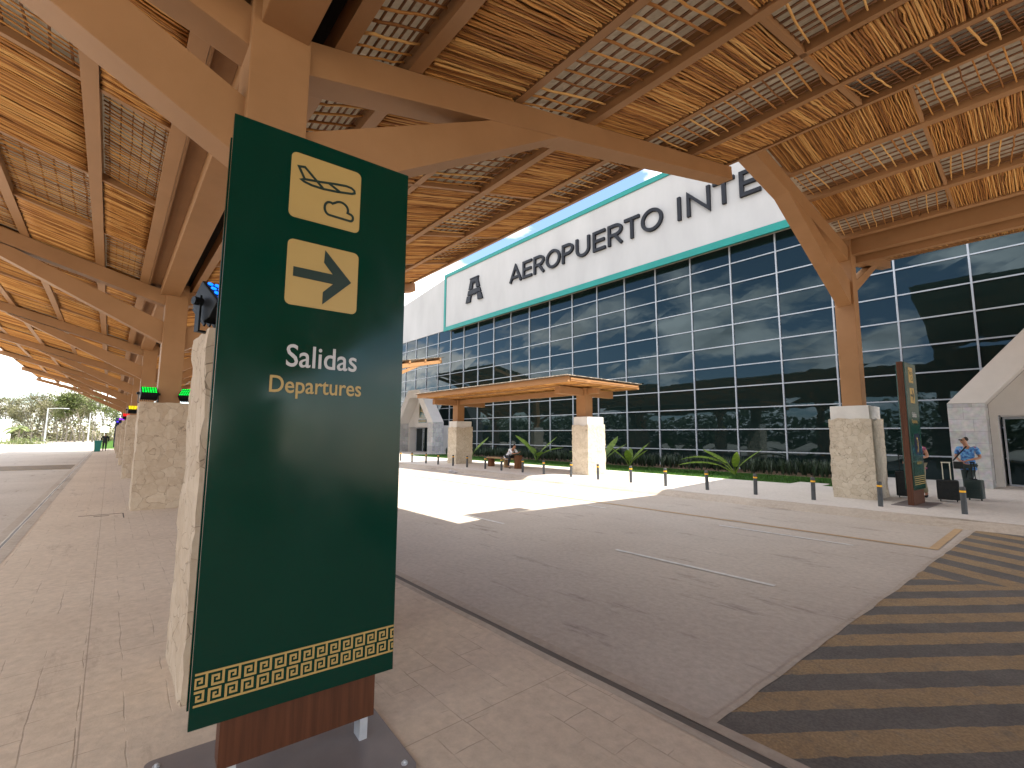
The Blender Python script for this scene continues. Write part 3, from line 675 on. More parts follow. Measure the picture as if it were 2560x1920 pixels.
# cross battens at the cell ends
for k, x in enumerate([-4.04 + CELL*j for j in range(-9, 4)]):
    if k % 4 == 1: continue
    e = 7.1 if x < XW else 9.05
    MB().prism([(1.4, zr(1.4)+.02), (e, zr(e)+.02), (e, zr(e)+.13), (1.4, zr(1.4)+.13)], 0, x-.035, x+.035).build('cross_batten', M['steel'], A)
    MB().prism([(.3, zl(.3)+.02), (-5.3, zl(-5.3)+.02), (-5.3, zl(-5.3)+.13), (.3, zl(.3)+.13)], 0, x-.035, x+.035).build('cross_batten', M['steel'], A)
MB().prism([(7.25, zr(7.25)), (9.18, zr(9.18)), (9.18, zr(9.18)+.30), (7.25, zr(7.25)+.30)], 0, XW-.02, XW-.002).build('end_board', M['steel'], A)
rs = MB()
rs.prism([(1.25, zr(1.25)+.28), (7.42, zr(7.42)+.28), (7.42, zr(7.42)+.30), (1.25, zr(1.25)+.30)], 0, XL-.2, XW)
rs.prism([(1.25, zr(1.25)+.28), (7.3, zr(7.3)+.28), (7.3, zr(7.3)+.30), (1.25, zr(1.25)+.30)], 0, 8.002, XE)
rs.prism([(1.25, zr(1.25)+.281), (9.25, zr(9.25)+.281), (9.25, zr(9.25)+.301), (1.25, zr(1.25)+.301)], 0, XW, 8)
rs.prism([(.45, zl(.45)+.28), (-5.5, zl(-5.5)+.28), (-5.5, zl(-5.5)+.30), (.45, zl(.45)+.30)], 0, XL-.2, XE)
rs.prism([(.45, zl(.45)+.302), (1.25, zr(1.25)+.302), (1.25, zr(1.25)+.32), (.45, zl(.45)+.32)], 0, XL-.2, XE)
rs.build('roof_sheet', M['membrane'], A)

# --- crossing canopies (B in front of the near door, its twin in front of the far door) ---
def zbl(y): return 7.40 + 0.082*(16.0 - y)
def zbr(y): return 7.42 + 0.195*(y - 16.4)
def crossing_canopy(xc, label, near=True):
    T = empty('crossing_canopy', (xc, 0, 0), 0, label, 'canopy', 'large canopies over the crossings')
    yc = 16.2; x0, x1 = -5.27, 5.3
    for xs in (-5.1, 5.1):
        MB().box(xs-.24, xs+.24, yc-.24, yc+.24, 2.68, 7.62).build('post', M['steel'], T, bevel=.012)
        beamYZ('arm', T, xs, .36, [(yc-.22, zbl(yc-.22)-.002), (9.2, zbl(9.2)-.002), (9.17, zbl(9.2)-.36), (yc-.22, zbl(yc)-.42)])
        beamYZ('brace', T, xs, .345, [(yc-.22, 6.35), (12.6, zbl(12.6)-.36), (11.3, zbl(11.3)-.36), (yc-.22, 5.62)])
        beamYZ('arm', T, xs, .30, [(yc+.22, zbr(yc+.22)-.002), (22.1, zbr(22.1)-.002), (22.1, zbr(22.1)-.28), (yc+.22, zbr(yc)-.36)])
        beamYZ('brace', T, xs, .26, [(yc+.22, 6.35), (19.2, zbr(19.2)-.32), (20.0, zbr(20.0)-.32), (yc+.22, 6.0)])
    MB().box(-4.86, x1, yc-.12, yc+.14, 7.16, 7.66).build('ridge_beam', M['steel'], T)
    MB().box(-4.86, x1, yc+.30, yc+.50, 7.0, 7.44).build('ridge_beam', M['steel'], T)
    for y in (8.5, 10.0, 11.38, 12.76, 14.14, 15.5): purlin(T, x0, x1, y, zbl, .15, .25, 0, 'purlin', -.082)
    for y in (17.4, 18.9, 20.4, 21.9): purlin(T, x0, x1, y, zbr, .15, .25, 0, 'purlin', .195)
    fill(T, [(8.58, 9.92, 1), (10.08, 11.30, 0), (11.46, 12.68, 1), (12.84, 14.06, 0), (14.22, 15.42, 1)], zbl, -.082, [-4.945 + CELL*k for k in range(4)], detail=lambda x, y: near and x < 1)
    fill(T, [(16.75, 17.32, 0), (17.48, 18.82, 1), (18.98, 20.32, 0), (20.48, 21.82, 1)], zbr, .195, [-4.945 + CELL*k for k in range(4)], detail=lambda x, y: near and x < 1)
    m = MB()
    for k in range(1, 4): m.prism([(8.2, zbl(8.2)+.02), (15.5, zbl(15.5)+.02), (15.5, zbl(15.5)+.12), (8.2, zbl(8.2)+.12)], 0, -4.945+CELL*k-.03, -4.945+CELL*k+.03)
    m.build('cross_batten', M['steel'], T)
    s = MB()
    s.prism([(8.35, zbl(8.35)+.25), (15.9, zbl(15.9)+.25), (15.9, zbl(15.9)+.27), (8.35, zbl(8.35)+.27)], 0, x0-.0, x1+.05)
    s.prism([(15.9, zbl(15.9)+.25), (22.2, zbr(22.2)+.25), (22.2, zbr(22.2)+.27), (15.9, zbl(15.9)+.27)], 0, x0-.05, x1+.05)
    s.box(-5.75, x0-.002, 8.35, 10.1, zbl(9.0)+.25, zbl(9.0)+.27)  # unseen extra flap beyond the arm, added to notch the roof's cast shadow
    s.build('roof_sheet', M['membrane'], T)
    e = MB()    # corrugated lip of the sheet
    n = int((x1-x0)/.04)
    for i in range(n):
        if i % 2: e.box(x0+i*.04, x0+i*.04+.04, 22.2, 22.25, zbr(22.2)+.235, zbr(22.2)+.262)
    e.build('corrugated_edge', M['membrane'], T)
    return T
crossing_canopy(1.42, 'big tan canopy on the right over the far pavement in front of the near door', True)
crossing_canopy(-40.55, 'distant tan canopy with its arm end showing beyond the green sign', False)

# --- waiting shelter on the far pavement ---
Sh = empty('shelter_canopy', (-18.4, 15.9, PV), 0, 'low flat waiting shelter roof of tan beams and sticks over the log bench', 'shelter')
def zs_(y): return 3.92 - 0.02*(y)      # local y about the ridge
for xs in (-5.0, 4.88):
    MB().box(xs-.26, xs+.26, -.24, .24, 2.50, 3.78).build('post', M['steel'], Sh, bevel=.01)
    MB().box(xs-.14, xs+.14, -1.75, -.245, 3.44, 3.74).build('arm', M['steel'], Sh, bevel=.008)
    MB().box(xs-.14, xs+.14, .245, 1.9, 3.42, 3.72).build('arm', M['steel'], Sh, bevel=.008)
MB().box(-5.5, 5.7, -.11, .11, 3.50, 3.745).build('ridge_beam', M['steel'], Sh, bevel=.006)
for y in (-2.35, -1.2, 1.2, 2.35): MB().box(-5.75, 6.1, y-.07, y+.07, 3.80, 4.02).build('purlin', M['steel'], Sh)
for x in (-5.75, -3.3, -.1, 3.0, 6.1): MB().box(x-.05, x+.05, -2.28, 2.28, 3.83, 3.97).build('cross_batten', M['steel'], Sh)
xx = [-5.7 + CELL*k for k in range(5)]
for ci, x in enumerate(xx):
    for si, (a, b) in enumerate(((-2.27, -1.28), (-1.12, 0.0), (0.0, 1.12), (1.28, 2.27))):
        place('stick_panel', DM[(ci+si) % 4], Sh, (x, a, 3.80), None, (1.0, b-a, 1))
sm = MB(); sm.box(-5.85, 6.2, -2.5, 2.5, 4.04, 4.06)
for i in range(151): sm.tube([(-5.85 + .08*i, -2.56, 4.05), (-5.85+.08*i, 2.56, 4.05)], .022, 5)
sm.build('corrugated_roof', M['membrane'], Sh)

# ------------------------------------------------------------------ stone piers
def pier(name_loc, sx, sy, h, mat, label, capped=False, seed=0, group='stone piers carrying the canopy'):
    rnd = random.Random(seed); t = empty('stone_pier', name_loc, 0, label, 'pier', group)
    bm = bmesh.new(); bmesh.ops.create_cube(bm, size=1)
    for v in bm.verts: v.co = Vector((v.co.x*sx, v.co.y*sy, (v.co.z+.5)*h))
    step = .06 if not capped else .08
    for ax, L_ in ((0, sx), (1, sy), (2, h)):
        n = int(L_/step)
        for i in range(1, n):
            co = [0, 0, 0]; no = [0, 0, 0]; no[ax] = 1; co[ax] = (-L_/2 if ax < 2 else 0) + L_*i/n
            g_ = bm.verts[:] + bm.edges[:] + bm.faces[:]
            bmesh.ops.bisect_plane(bm, geom=g_, plane_co=co, plane_no=no)
    for v in bm.verts:
        p = v.co.copy(); q = p*1.0 + Vector((seed*7, 0, 0))
        d = noise.fractal(q*2.6, 1.0, 2.0, 4)*.010 + noise.noise(q*9)*.010
        cellv = noise.cell(Vector((q.x*2.3, q.y*2.3, q.z*4.1)))*.008
        nx = 1 if p.x > sx/2-.01 else (-1 if p.x < -sx/2+.01 else 0); ny = 1 if p.y > sy/2-.01 else (-1 if p.y < -sy/2+.01 else 0)
        v.co.x += nx*(d+cellv-.012); v.co.y += ny*(d+cellv-.012)
        if p.z > h-.01 and (nx or ny): v.co.z += noise.noise(q*4.5)*(.10 if capped else .035) - (.02 if capped else .01)
        elif p.z > h-.01: v.co.z -= .03 if not capped else .1
    me = bpy.data.meshes.new('cladding'); bm.to_mesh(me); bm.free(); me.materials.append(mat)
    place('cladding', me, t)
    if capped:
        MB().box(-sx/2+.06, sx/2-.06, -sy/2+.06, sy/2-.06, h-.18, h+.34).build('cap', M['cap'], t, bevel=.012)
    return t
ords = ['nearest stone pier, just behind the green totem sign', 'second stone pier along the walkway, with green lights on top', 'third stone pier along the walkway, with a yellow light', 'fourth stone pier along the walkway, with a red light', 'fifth stone pier along the walkway', 'sixth stone pier along the walkway', 'last and farthest stone pier of the walkway row']
for i, xc in enumerate(COL[1:]):
    pier((xc, 1.02, PV), .86, 1.16, 2.37, M['stone'], ords[i], seed=i+1)
pier((COL[0], 1.02, PV), .86, 1.16, 2.37, M['stone'], 'stone pier behind the viewer', seed=20)
pier((-3.68, 16.22, PV), 1.03, 1.34, 2.20, M['stone_far'], 'large white capped stone pier under the right canopy post beside the bollards', True, 31, 'white capped stone piers on the far pavement')
pier((6.52, 16.22, PV), 1.03, 1.34, 2.20, M['stone_far'], 'white capped stone pier beyond the right edge of the view', True, 32, 'white capped stone piers on the far pavement')
pier((-13.42, 16.05, PV), .92, 1.2, 2.16, M['stone_far'], 'white capped stone pier at the right end of the waiting shelter', True, 33, 'white capped stone piers on the far pavement')
pier((-23.40, 16.05, PV), .92, 1.2, 2.16, M['stone_far'], 'white capped stone pier at the left end of the waiting shelter', True, 34, 'white capped stone piers on the far pavement')
pier((-35.45, 16.22, PV), 1.03, 1.34, 2.20, M['stone_far'], 'white capped stone pier of the distant canopy hidden behind the sign', True, 35, 'white capped stone piers on the far pavement')

# ------------------------------------------------------------------ stage lights on the piers
def fixture(loc, rz, col, label, tilt=35):
    t = empty('stage_light', loc, rz, label, 'light', 'coloured stage lights on the piers')
    a = R(tilt)
    h = MB(); h.prism([(-.10,-.10),(.10,-.10),(.135,-.03),(.135,.10),(-.135,.10),(-.135,-.03)], 0, -.15, .15)
    o = h.build('housing', M['black'], t, bevel=.008, loc=(0, 0, .21), rot=(a, 0, 0))
    f = MB()
    for i in range(9): f.box(-.14+.034*i, -.13+.034*i, -.105, .105, -.125, -.101)
    f.build('cooling_fin', M['black'], o)
    MB().box(-.14, .14, -.125, .125, .1005, .104).build('face_plate', M['black'], o)
    e = MB()
    for i in range(6):
        for j in range(4): e.cyl(-.115+.046*i, -.09+.06*j, .1045, .112, .017, 10)
    e.build('lens', emis('led_'+label.split()[0], col, .55), o)
    y = MB(); y.prism([(-.19, .0), (.19, .0), (.19, .28), (.165, .28), (.165, .03), (-.165, .03), (-.165, .28), (-.19, .28)], 1, -.02, .02)
    # bracket stays one piece
    y2 = MB(); y2.box(-.185, .185, -.025, .025, 0, .012); y2.box(-.185, -.172, -.025, .025, .0125, .25); y2.box(.172, .185, -.025, .025, .0125, .25)
    y2.build('bracket', M['black'], t)
    for s in (-1, 1): MB().tube([(s*.16, 0, .21), (s*.215, 0, .21)], .028, 10).build('knob', M['black'], t)
    return t
zt = PV + 2.345
fixture((-3.78, .56, zt), R(110), (0.0, 0.13, 0.9), 'blue led stage light on the nearest pier beside the green sign', 40)
fixture((-13.28, .60, zt), R(95), (0.0, 0.45, 0.03), 'green led stage light on the left edge of the second pier', 35)
fixture((-13.28, 1.34, zt), R(60), (0.0, 0.45, 0.035), 'green led stage light on the second pier partly hidden by the nearest pier', 45)
fixture((-22.8, .60, zt), R(95), (0.7, 0.5, 0.01), 'yellow led stage light on the third pier', 35)
fixture((-32.3, .60, zt), R(95), (0.9, 0.01, 0.01), 'red led stage light on the fourth pier', 35)
fixture((-41.8, .55, zt), R(95), (0.35, 0.03, 0.8), 'purple led stage light on the fifth pier', 35)
fixture((-51.3, .50, zt), R(95), (0.05, 0.02, 0.8), 'blue violet led stage light on the sixth pier', 35)

# ------------------------------------------------------------------ terminal building
FY = 25.03; W = 2.2990; H1 = 1.1261; U0 = -17.705
Bd = empty('terminal_building', (0, FY, 0), 0, 'airport terminal with a white sign band above a tall grid of dark glass', 'building')
def LY(y): return y - FY
rows = [12.35 - H1*k for k in range(0, 12)]       # rows[0] top of glass ... rows[11] base
cols = [U0 + W*k for k in range(-15, 13)]
random.seed(5)
wf_proto = None
for i in range(len(cols)-1):
    x0, x1 = cols[i], cols[i+1]
    g_ = MB()
    for r_ in range(11):
        za, zb = max(rows[r_+1], .1), rows[r_]
        t = [random.uniform(-.006, .006) for _ in range(4)]
        g_.add([(x0+.03, LY(FY)+t[0], za+.02), (x1-.03, LY(FY)+t[1], za+.02), (x1-.03, LY(FY)+t[2], zb-.02), (x0+.03, LY(FY)+t[3], zb-.02)], [(0,1,2,3)])
    o = g_.build('window', M['glass'], Bd)
    f_ = MB(); f_.box(x0-.030, x0+.030, -.075, .06, .1, 12.40)
    for r_ in range(1, 11): f_.box(x0+.0305, x1-.0305, -.05, .05, rows[r_]-.026, rows[r_]+.026)
    f_.build('window_frame', M['mullion'], o)
# body behind, sign volume, wall to the left
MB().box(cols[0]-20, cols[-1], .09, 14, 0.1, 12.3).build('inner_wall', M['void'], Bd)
MB().prism([(-110, 12.37), (-38.5, 12.37), (-38.5, 17.95), (-39.9, 17.82), (-48.9, 16.78), (-110, 9.9+2.5)], 1, -.06, 14).build('side_wall', M['whitewall'], Bd)
MB().box(-38.55, 14, LY(24.40), LY(24.40)+.3, 12.40, 17.55).build('sign_wall', M['whitewall'], Bd)
MB().box(-38.55, 14, LY(24.7)+.002, 14, 12.40, 17.6).build('parapet_wall', M['whitewall'], Bd)
tr = MB()
tr.box(-38.75, 14, -.70, -.55, 12.04, 12.44); tr.box(-38.75, -38.45, -.70, -.55, 12.44, 17.50); tr.box(-38.75, 14, -.70, -.55, 17.50, 17.82)
tr.build('trim', M['teal'], Bd)
MB().box(-38.74, 14, -.546, .05, 12.20, 12.36).build('soffit', M['soffit'], Bd)
t_ = .215
def letter(ch, w):
    h = 1.42; a = t_/2; o = MB()
    y0, y1 = -.80, -.64
    def rb(p, closed=False, k=[0]):
        k[0] += 1; o.ribbon([(q[0], q[1]) for q in p], t_, y0 - .002*(k[0] % 3), y1, closed)
    if ch == 'A': rb([(a*.7, 0), (w/2, h-a*.9), (w-a*.7, 0)]); rb([(w*.24, h*.28), (w*.76, h*.28)])
    if ch == 'E': rb([(w, a), (a, a), (a, h-a), (w, h-a)]); rb([(a+a, h/2), (w*.93, h/2)])
    if ch in 'PR':
        rb([(a, 0), (a, h-a)] + arc(w*.50, h*.70, w*.5-a, h*.30-a, 90, -90, 10) + [(a*2, h*.40+a)])
        if ch == 'R': rb([(w*.52, h*.42), (w-a*.8, 0)])
    if ch == 'O': rb(arc(w/2, h/2, w/2-a, h/2-a*.85, 0, 360*31/32, 31), True)
    if ch == 'U': rb([(a, h), (a, h*.42)] + arc(w/2, h*.40, w/2-a, h*.40-a, 180, 360, 12) + [(w-a, h)])
    if ch == 'T': rb([(0, h-a), (w, h-a)]); rb([(w/2, 0), (w/2, h-t_)])
    if ch == 'I': rb([(a, 0), (a, h)])
    if ch == 'N': rb([(a, 0), (a, h-a*.9), (w-a, a*.9), (w-a, h)])
    return o
for ch, xa, xb in (('A',-28.58,-27.10),('E',-26.95,-25.88),('R',-25.66,-24.48),('O',-24.30,-22.80),('P',-22.62,-21.50),('U',-21.28,-20.0),('E',-19.72,-18.66),('R',-18.44,-17.26),('T',-17.12,-15.98),('O',-15.86,-14.34),('I',-13.38,-13.16),('N',-12.80,-11.40),('T',-11.24,-10.06),('E',-9.82,-8.76),('R',-8.52,-7.36)):
    letter(ch, xb-xa).build('letter', M['letter'], Bd, loc=(xa, 0, 14.38), bevel=.012)
em = MB()      # emblem above the left end of the sign
cx, z0 = -33.55, 14.05
def q(a, b, c, d, e, f, g2, h2, k=0): em.prism([(cx+a, z0+b), (cx+c, z0+d), (cx+e, z0+f), (cx+g2, z0+h2)], 1, -.80-.004*k, -.64)
q(-1.32,0, -.62,0, -.50,.62, -1.12,.62); q(.55,0, 1.25,0, 1.0,.62, .45,.62)
q(-1.06,.70, .98,.70, .80,1.12, -.92,1.12)
q(-.88,1.20, -.36,1.20, -.25,1.80, -.70,1.80); q(.30,1.20, .78,1.20, .58,1.80, .20,1.80)
q(-.68,1.81, .56,1.81, .52,2.10, -.62,2.10); q(-.70,2.15, .60,2.15, .60,2.24, -.70,2.24)
for k in range(4): em.prism([(cx-.42+.24*k, z0+1.66), (cx-.30+.24*k, z0+1.66), (cx-.30+.24*k, z0+1.80), (cx-.42+.24*k, z0+1.80)], 1, -.79, -.64); em.prism([(cx-.42+.24*k, z0+.60), (cx-.30+.24*k, z0+.60), (cx-.30+.24*k, z0+.70), (cx-.42+.24*k, z0+.70)], 1, -.79, -.64)
em.build('emblem', M['letter'], Bd)
# entrance arches
def arch(xc, number, label):
    t = empty('entrance_arch', (xc, 22.2, PV), 0, label, 'entrance arch', 'angular entrance arches')
    O = [(-3.78, 2.86), (-1.05, 6.05), (1.05, 6.05), (3.78, 2.86)]; I = [(-2.85, 2.84), (-.78, 5.28), (.78, 5.28), (2.85, 2.84)]
    D = 1.15
    m = MB()
    for k in range(3):
        m.prism([O[k], O[k+1], I[k+1], I[k]], 1, 0, D)
    m.build('arch_frame', M['arch'], t)
    for s in (-1, 1):
        MB().prism([(s*3.78, 0), (s*3.78, 2.85), (s*2.85, 2.83), (s*2.85, 0)], 1, 0, D).build('stone_leg', M['ashlar'], t)
    MB().prism([(-2.84, 2.45), (2.84, 2.45), (2.84, 2.84), (.77, 5.27), (-.77, 5.27), (-2.84, 2.84)], 1, D-.05, D+.1).build('back_wall', M['arch'], t)
    for s in (-1, 1):
        MB().box(s*2.74-.1, s*2.74+.1, D-.04, 2.7, 0, 2.45).build('reveal', M['arch'], t)
        d = MB().box(s*1.9-.62, s*1.9+.62, 1.9, 1.92, .05, 2.35).build('glass_door', M['glass'], t)
        f = MB(); x0, x1 = s*1.9-.66, s*1.9+.66
        f.box(x0, x0+.05, 1.86, 1.96, 0, 2.42); f.box(x1-.05, x1, 1.86, 1.96, 0, 2.42); f.box(x0+.051, x1-.051, 1.87, 1.95, 2.34, 2.42); f.box(x0+.051, x1-.051, 1.87, 1.95, 0, .06)
        f.build('door_frame', M['mullion'], d)
        MB().box(s*.62-.60, s*.62+.60, 2.10, 2.12, .03, 2.4).build('glass_door', M['glass'], t)
    MB().box(-2.6, 2.6, 1.8, 2.6, 2.425, 2.60).build('door_header', M['arch'], t)
    b = MB().box(-.62, .62, D-.10, D-.055, 3.36, 5.0).build('number_board', M['green_far'], t)
    MB().ribbon(rrect(-.55, .55, 3.43, 4.93, .02, 2), .035, D-.106, D-.101, True).build('board_border', M['cream'], b)
    if number == '4': mb = MB().ribbon([(.14, 3.72), (.14, 4.72), (-.30, 4.02), (.32, 4.02)], .085, D-.115, D-.104); mb.build('number', M['cream'], b)
    else: place('number', text_mesh(number, 1.15, M['cream'], .01, .8), b, (-.3, D-.11, 3.75))
    MB().box(-.22, .22, D-.108, D-.101, 3.56, 3.60).build('caption', M['cream'], b)
    b2 = MB().box(-.75, .75, D-.10, D-.055, 2.86, 3.20).build('name_board', M['green_far'], t)
    mm = MB()
    meander(mm, -.7, .7, 2.97, 3.11, .066, D-.106, D-.101); mm.build('name_lettering', M['cream'], b2)
    return t
arch(1.42, '3', 'white entrance arch with grey stone legs at the right edge behind the standing man')
arch(-40.55, '4', 'white entrance arch with number 4 board at the far left of the glass wall')

# ------------------------------------------------------------------ bollards
def bollard():
    t = empty('bollard', (0, 0, 0))
    MB().cyl(0, 0, 0, .46, .052, 18).build('body', M['bollard'], t, smooth=False)
    MB().cyl(0, 0, .4605, .468, .0535, 18).cyl(0, 0, .5125, .52, .0535, 18).build('black_ring', M['black'], t)
    MB().cyl(0, 0, .4685, .512, .0545, 18).build('reflective_band', M['bollard_band'], t)
    MB().cyl(0, 0, .5205, .58, .052, 18).tube([(0,0,.58),(0,0,.592)], [.052,.04], 18).build('top', M['bollard'], t)
    return t
bp_ = bollard(); first = True
ordn = ['first', 'second', 'third', 'fourth', 'fifth', 'sixth', 'seventh', 'eighth', 'ninth', 'tenth', 'eleventh', 'twelfth', 'thirteenth', 'fourteenth', 'fifteenth', 'sixteenth', 'seventeenth', 'eighteenth', 'nineteenth']
bx = [-1.41,-2.88,-4.32,-5.78,-7.25,-8.67,-10.09,-11.54,-12.98,-14.5,-15.92,-17.38,-18.72,-20.22,-21.62,-23.06,-24.5,-26.1,-27.7]
near_txt = {0: 'dark bollard in front of the suitcases, closest to the right edge', 1: 'dark bollard between the far totem sign and the large stone pier', 7: 'dark bollard right in front of the shelter pier on the right', 11: 'dark bollard just right of the log bench stump', 15: 'dark bollard in front of the left shelter pier'}
for i, x in enumerate(bx):
    o = bp_ if i == 0 else copy_tree(bp_)
    o.location = (x, 14.38 - .05*(i % 2), PV); o.rotation_euler = (R(random.uniform(-1.2, 1.2)), R(random.uniform(-1.5, 1.5)), i)
    tag(o, near_txt.get(i, ordn[i] + ' bollard from the right in the row along the far kerb'), 'bollard', 'yellow banded bollards along the far kerb')

# ------------------------------------------------------------------ bench
bn = empty('log_bench', (-18.9, 15.85, PV), 0, 'rustic bench of a plank between two log stumps under the shelter', 'bench')
def stump(x, r, h, parent, nm):
    mb = MB(); n = 20; vs = []
    for j in range(6):
        for k in range(n):
            a = 2*math.pi*k/n; rr = r*(1 + .07*noise.noise((math.cos(a)*1.5, math.sin(a)*1.5, j*.3+x)) + .03*math.sin(a*5+x))
            vs.append((x + rr*math.cos(a), rr*math.sin(a), h*j/5))
    fs = [(j*n+k, j*n+(k+1) % n, (j+1)*n+(k+1) % n, (j+1)*n+k) for j in range(5) for k in range(n)] + [tuple(range(5*n, 6*n))]
    mb.add(vs, fs); return mb.build(nm, M['log'], parent)
stump(1.02, .21, .66, bn, 'tall_stump'); stump(-1.20, .19, .44, bn, 'short_stump')
MB().box(-1.45, .80, -.22, .22, .445, .50).build('seat', M['plank'], bn, bevel=.008)
MB().box(0, .10, -.12, .12, 0, .443).build('leg', M['plank'], bn)

# ------------------------------------------------------------------ people
def skin(name, chain, mat, parent=None, sub=1, root=0):
    """chain: dict of name:(co, radius[x,y]); edges list"""
    pts, edges = chain
    names = list(pts); idx = {n_: i for i, n_ in enumerate(names)}
    me = bpy.data.meshes.new(name); me.from_pydata([pts[n_][0] for n_ in names], [(idx[a], idx[b]) for a, b in edges], [])
    o = bpy.data.objects.new(name, me); C.objects.link(o)
    md = o.modifiers.new('s', 'SKIN'); md.use_smooth_shade = True; md.branch_smoothing = .4
    for i, n_ in enumerate(names):
        r = pts[n_][1]; me.skin_vertices[0].data[i].radius = r if isinstance(r, tuple) else (r, r)
    me.skin_vertices[0].data[root].use_root = True
    s = o.modifiers.new('u', 'SUBSURF'); s.levels = sub
    dg = bpy.context.evaluated_depsgraph_get(); ev = bpy.data.meshes.new_from_object(o.evaluated_get(dg))
    bpy.data.objects.remove(o); ev.materials.clear(); ev.materials.append(mat)
    for p in ev.polygons: p.use_smooth = True
    return place(name, ev, parent)
def person(loc, rz, J, mats, label, sleeves=.55, glasses=False, longsleeve=False):
    t = empty('person', loc, rz, label, 'person')
    P = {k: Vector(v) for k, v in J.items()}
    up = (P['head'] - P['neck']).normalized(); fwd = Vector(J.get('face', (0, -1, 0))).normalized()
    pts = {'pelvis': (P['pelvis'], (.14, .10)), 'chest': (P['chest'], (.145, .105)), 'nb': (P['neck'] - up*.05, (.07, .065)), 'neck': (P['neck'], (.052, .055)),
           'jaw': (P['neck'].lerp(P['head'], .45) + fwd*.02, (.06, .072)), 'head': (P['head'], (.077, .095)), 'crown': (P['head'] + up*.085, (.052, .065)), 'nose': (P['head'] + fwd*.10 - up*.03, .014)}
    E_ = [('pelvis', 'chest'), ('chest', 'nb'), ('nb', 'neck'), ('neck', 'jaw'), ('jaw', 'head'), ('head', 'crown'), ('head', 'nose')]
    for s in 'LR':
        sh, el, wr, hd = P['sh'+s], P['el'+s], P['wr'+s], P['hd'+s]
        pts.update({'sh'+s: (sh, .055), 'el'+s: (el, .040), 'wr'+s: (wr, .027), 'hd'+s: (hd, (.036, .018))})
        E_ += [('chest', 'sh'+s), ('sh'+s, 'el'+s), ('el'+s, 'wr'+s), ('wr'+s, 'hd'+s)]
        d = (hd - wr).normalized(); side = d.cross(Vector((0, 0, 1)) if abs(d.z) < .8 else Vector((1, 0, 0))).normalized(); dn = d.cross(side)
        for k_, (off, ln) in enumerate(((-.027, .07), (-.009, .082), (.009, .078), (.027, .062))):
            a = hd + side*off + d*.035; b = a + d*ln*.55 - dn*.012; c = b + d*ln*.4 - dn*.02
            pts.update({f'f{s}{k_}a': (a, .010), f'f{s}{k_}b': (b, .009), f'f{s}{k_}c': (c, .007)}); E_ += [('hd'+s, f'f{s}{k_}a'), (f'f{s}{k_}a', f'f{s}{k_}b'), (f'f{s}{k_}b', f'f{s}{k_}c')]
        a = wr.lerp(hd, .6) + side*.04; pts[f't{s}'] = (a + d*.03 - dn*.01, .009); E_.append(('wr'+s, f't{s}'))
        pts.update({'hp'+s: (P['hp'+s], .085), 'kn'+s: (P['kn'+s], .055), 'an'+s: (P['an'+s], .038), 'to'+s: (P['to'+s], (.038, .03))})
        E_ += [('pelvis', 'hp'+s), ('hp'+s, 'kn'+s), ('kn'+s, 'an'+s), ('an'+s, 'to'+s)]
    body = skin('body', (pts, E_), M['skin'], t)
    sp = {'w': (P['pelvis'] + Vector((0, 0, .0)), (.165, .125)), 'h': (P['pelvis'] - (P['chest']-P['pelvis']).normalized()*.10, (.175, .135)), 'm': (P['pelvis'].lerp(P['chest'], .5), (.165, .122)), 'c': (P['chest'], (.17, .125)), 'n': (P['neck'] - up*.045, (.085, .075))}
    SE = [('h', 'w'), ('w', 'm'), ('m', 'c'), ('c', 'n')]
    for s in 'LR':
        e = P['sh'+s].lerp(P['el'+s], sleeves)
        sp.update({'s'+s: (P['sh'+s], .075), 'e'+s: (e, .062)}); SE += [('c', 's'+s), ('s'+s, 'e'+s)]
        if longsleeve: sp['w'+s] = (P['el'+s], .052); sp['x'+s] = (P['wr'+s], .036); SE += [('e'+s, 'w'+s), ('w'+s, 'x'+s)]
    skin('shirt', (sp, SE), mats[0], t)
    tp = {'p': (P['pelvis'], (.15, .11))}; TE = []
    for s in 'LR':
        tp.update({'h'+s: (P['hp'+s], .10), 'k'+s: (P['kn'+s], .072), 'a'+s: (P['an'+s] + Vector((0, 0, .02)), .058)}); TE += [('p', 'h'+s), ('h'+s, 'k'+s), ('k'+s, 'a'+s)]
        skin('shoe', ({'a': (P['an'+s] - Vector((0, 0, .03)), (.045, .045)), 'b': (P['to'+s], (.045, .032)), 'c': (P['to'+s] + (P['to'+s]-P['an'+s]).normalized()*.06*Vector((1,1,0)).length*.5, (.04, .028))}, [('a', 'b'), ('b', 'c')]), M['black'], t)
    skin('trousers', (tp, TE), mats[1], t)
    hc = P['head'] + up*.05 - fwd*.018
    skin('hair', ({'a': (hc + up*.030, (.062, .075)), 'b': (hc - fwd*.040 - up*.02, (.066, .055)), 'c': (P['head'] - fwd*.055 - up*.03, (.055, .038))}, [('a', 'b'), ('b', 'c')]), M['hair'], t)
    if glasses:
        g2 = MB(); sd = fwd.cross(up).normalized(); c0 = P['head'] + fwd*.098 + up*.015
        for k_ in (-1, 1): c1 = c0 + sd*.032*k_; g2.ell(c1 - fwd*.012, .027, .016, .018, 10, 6)
        g2.tube([c0 - sd*.070 - fwd*.08, c0 - sd*.062 - fwd*.02, c0 + sd*.062 - fwd*.02, c0 + sd*.070 - fwd*.08], .004, 5)
        g2.build('sunglasses', M['black'], t)
    return t
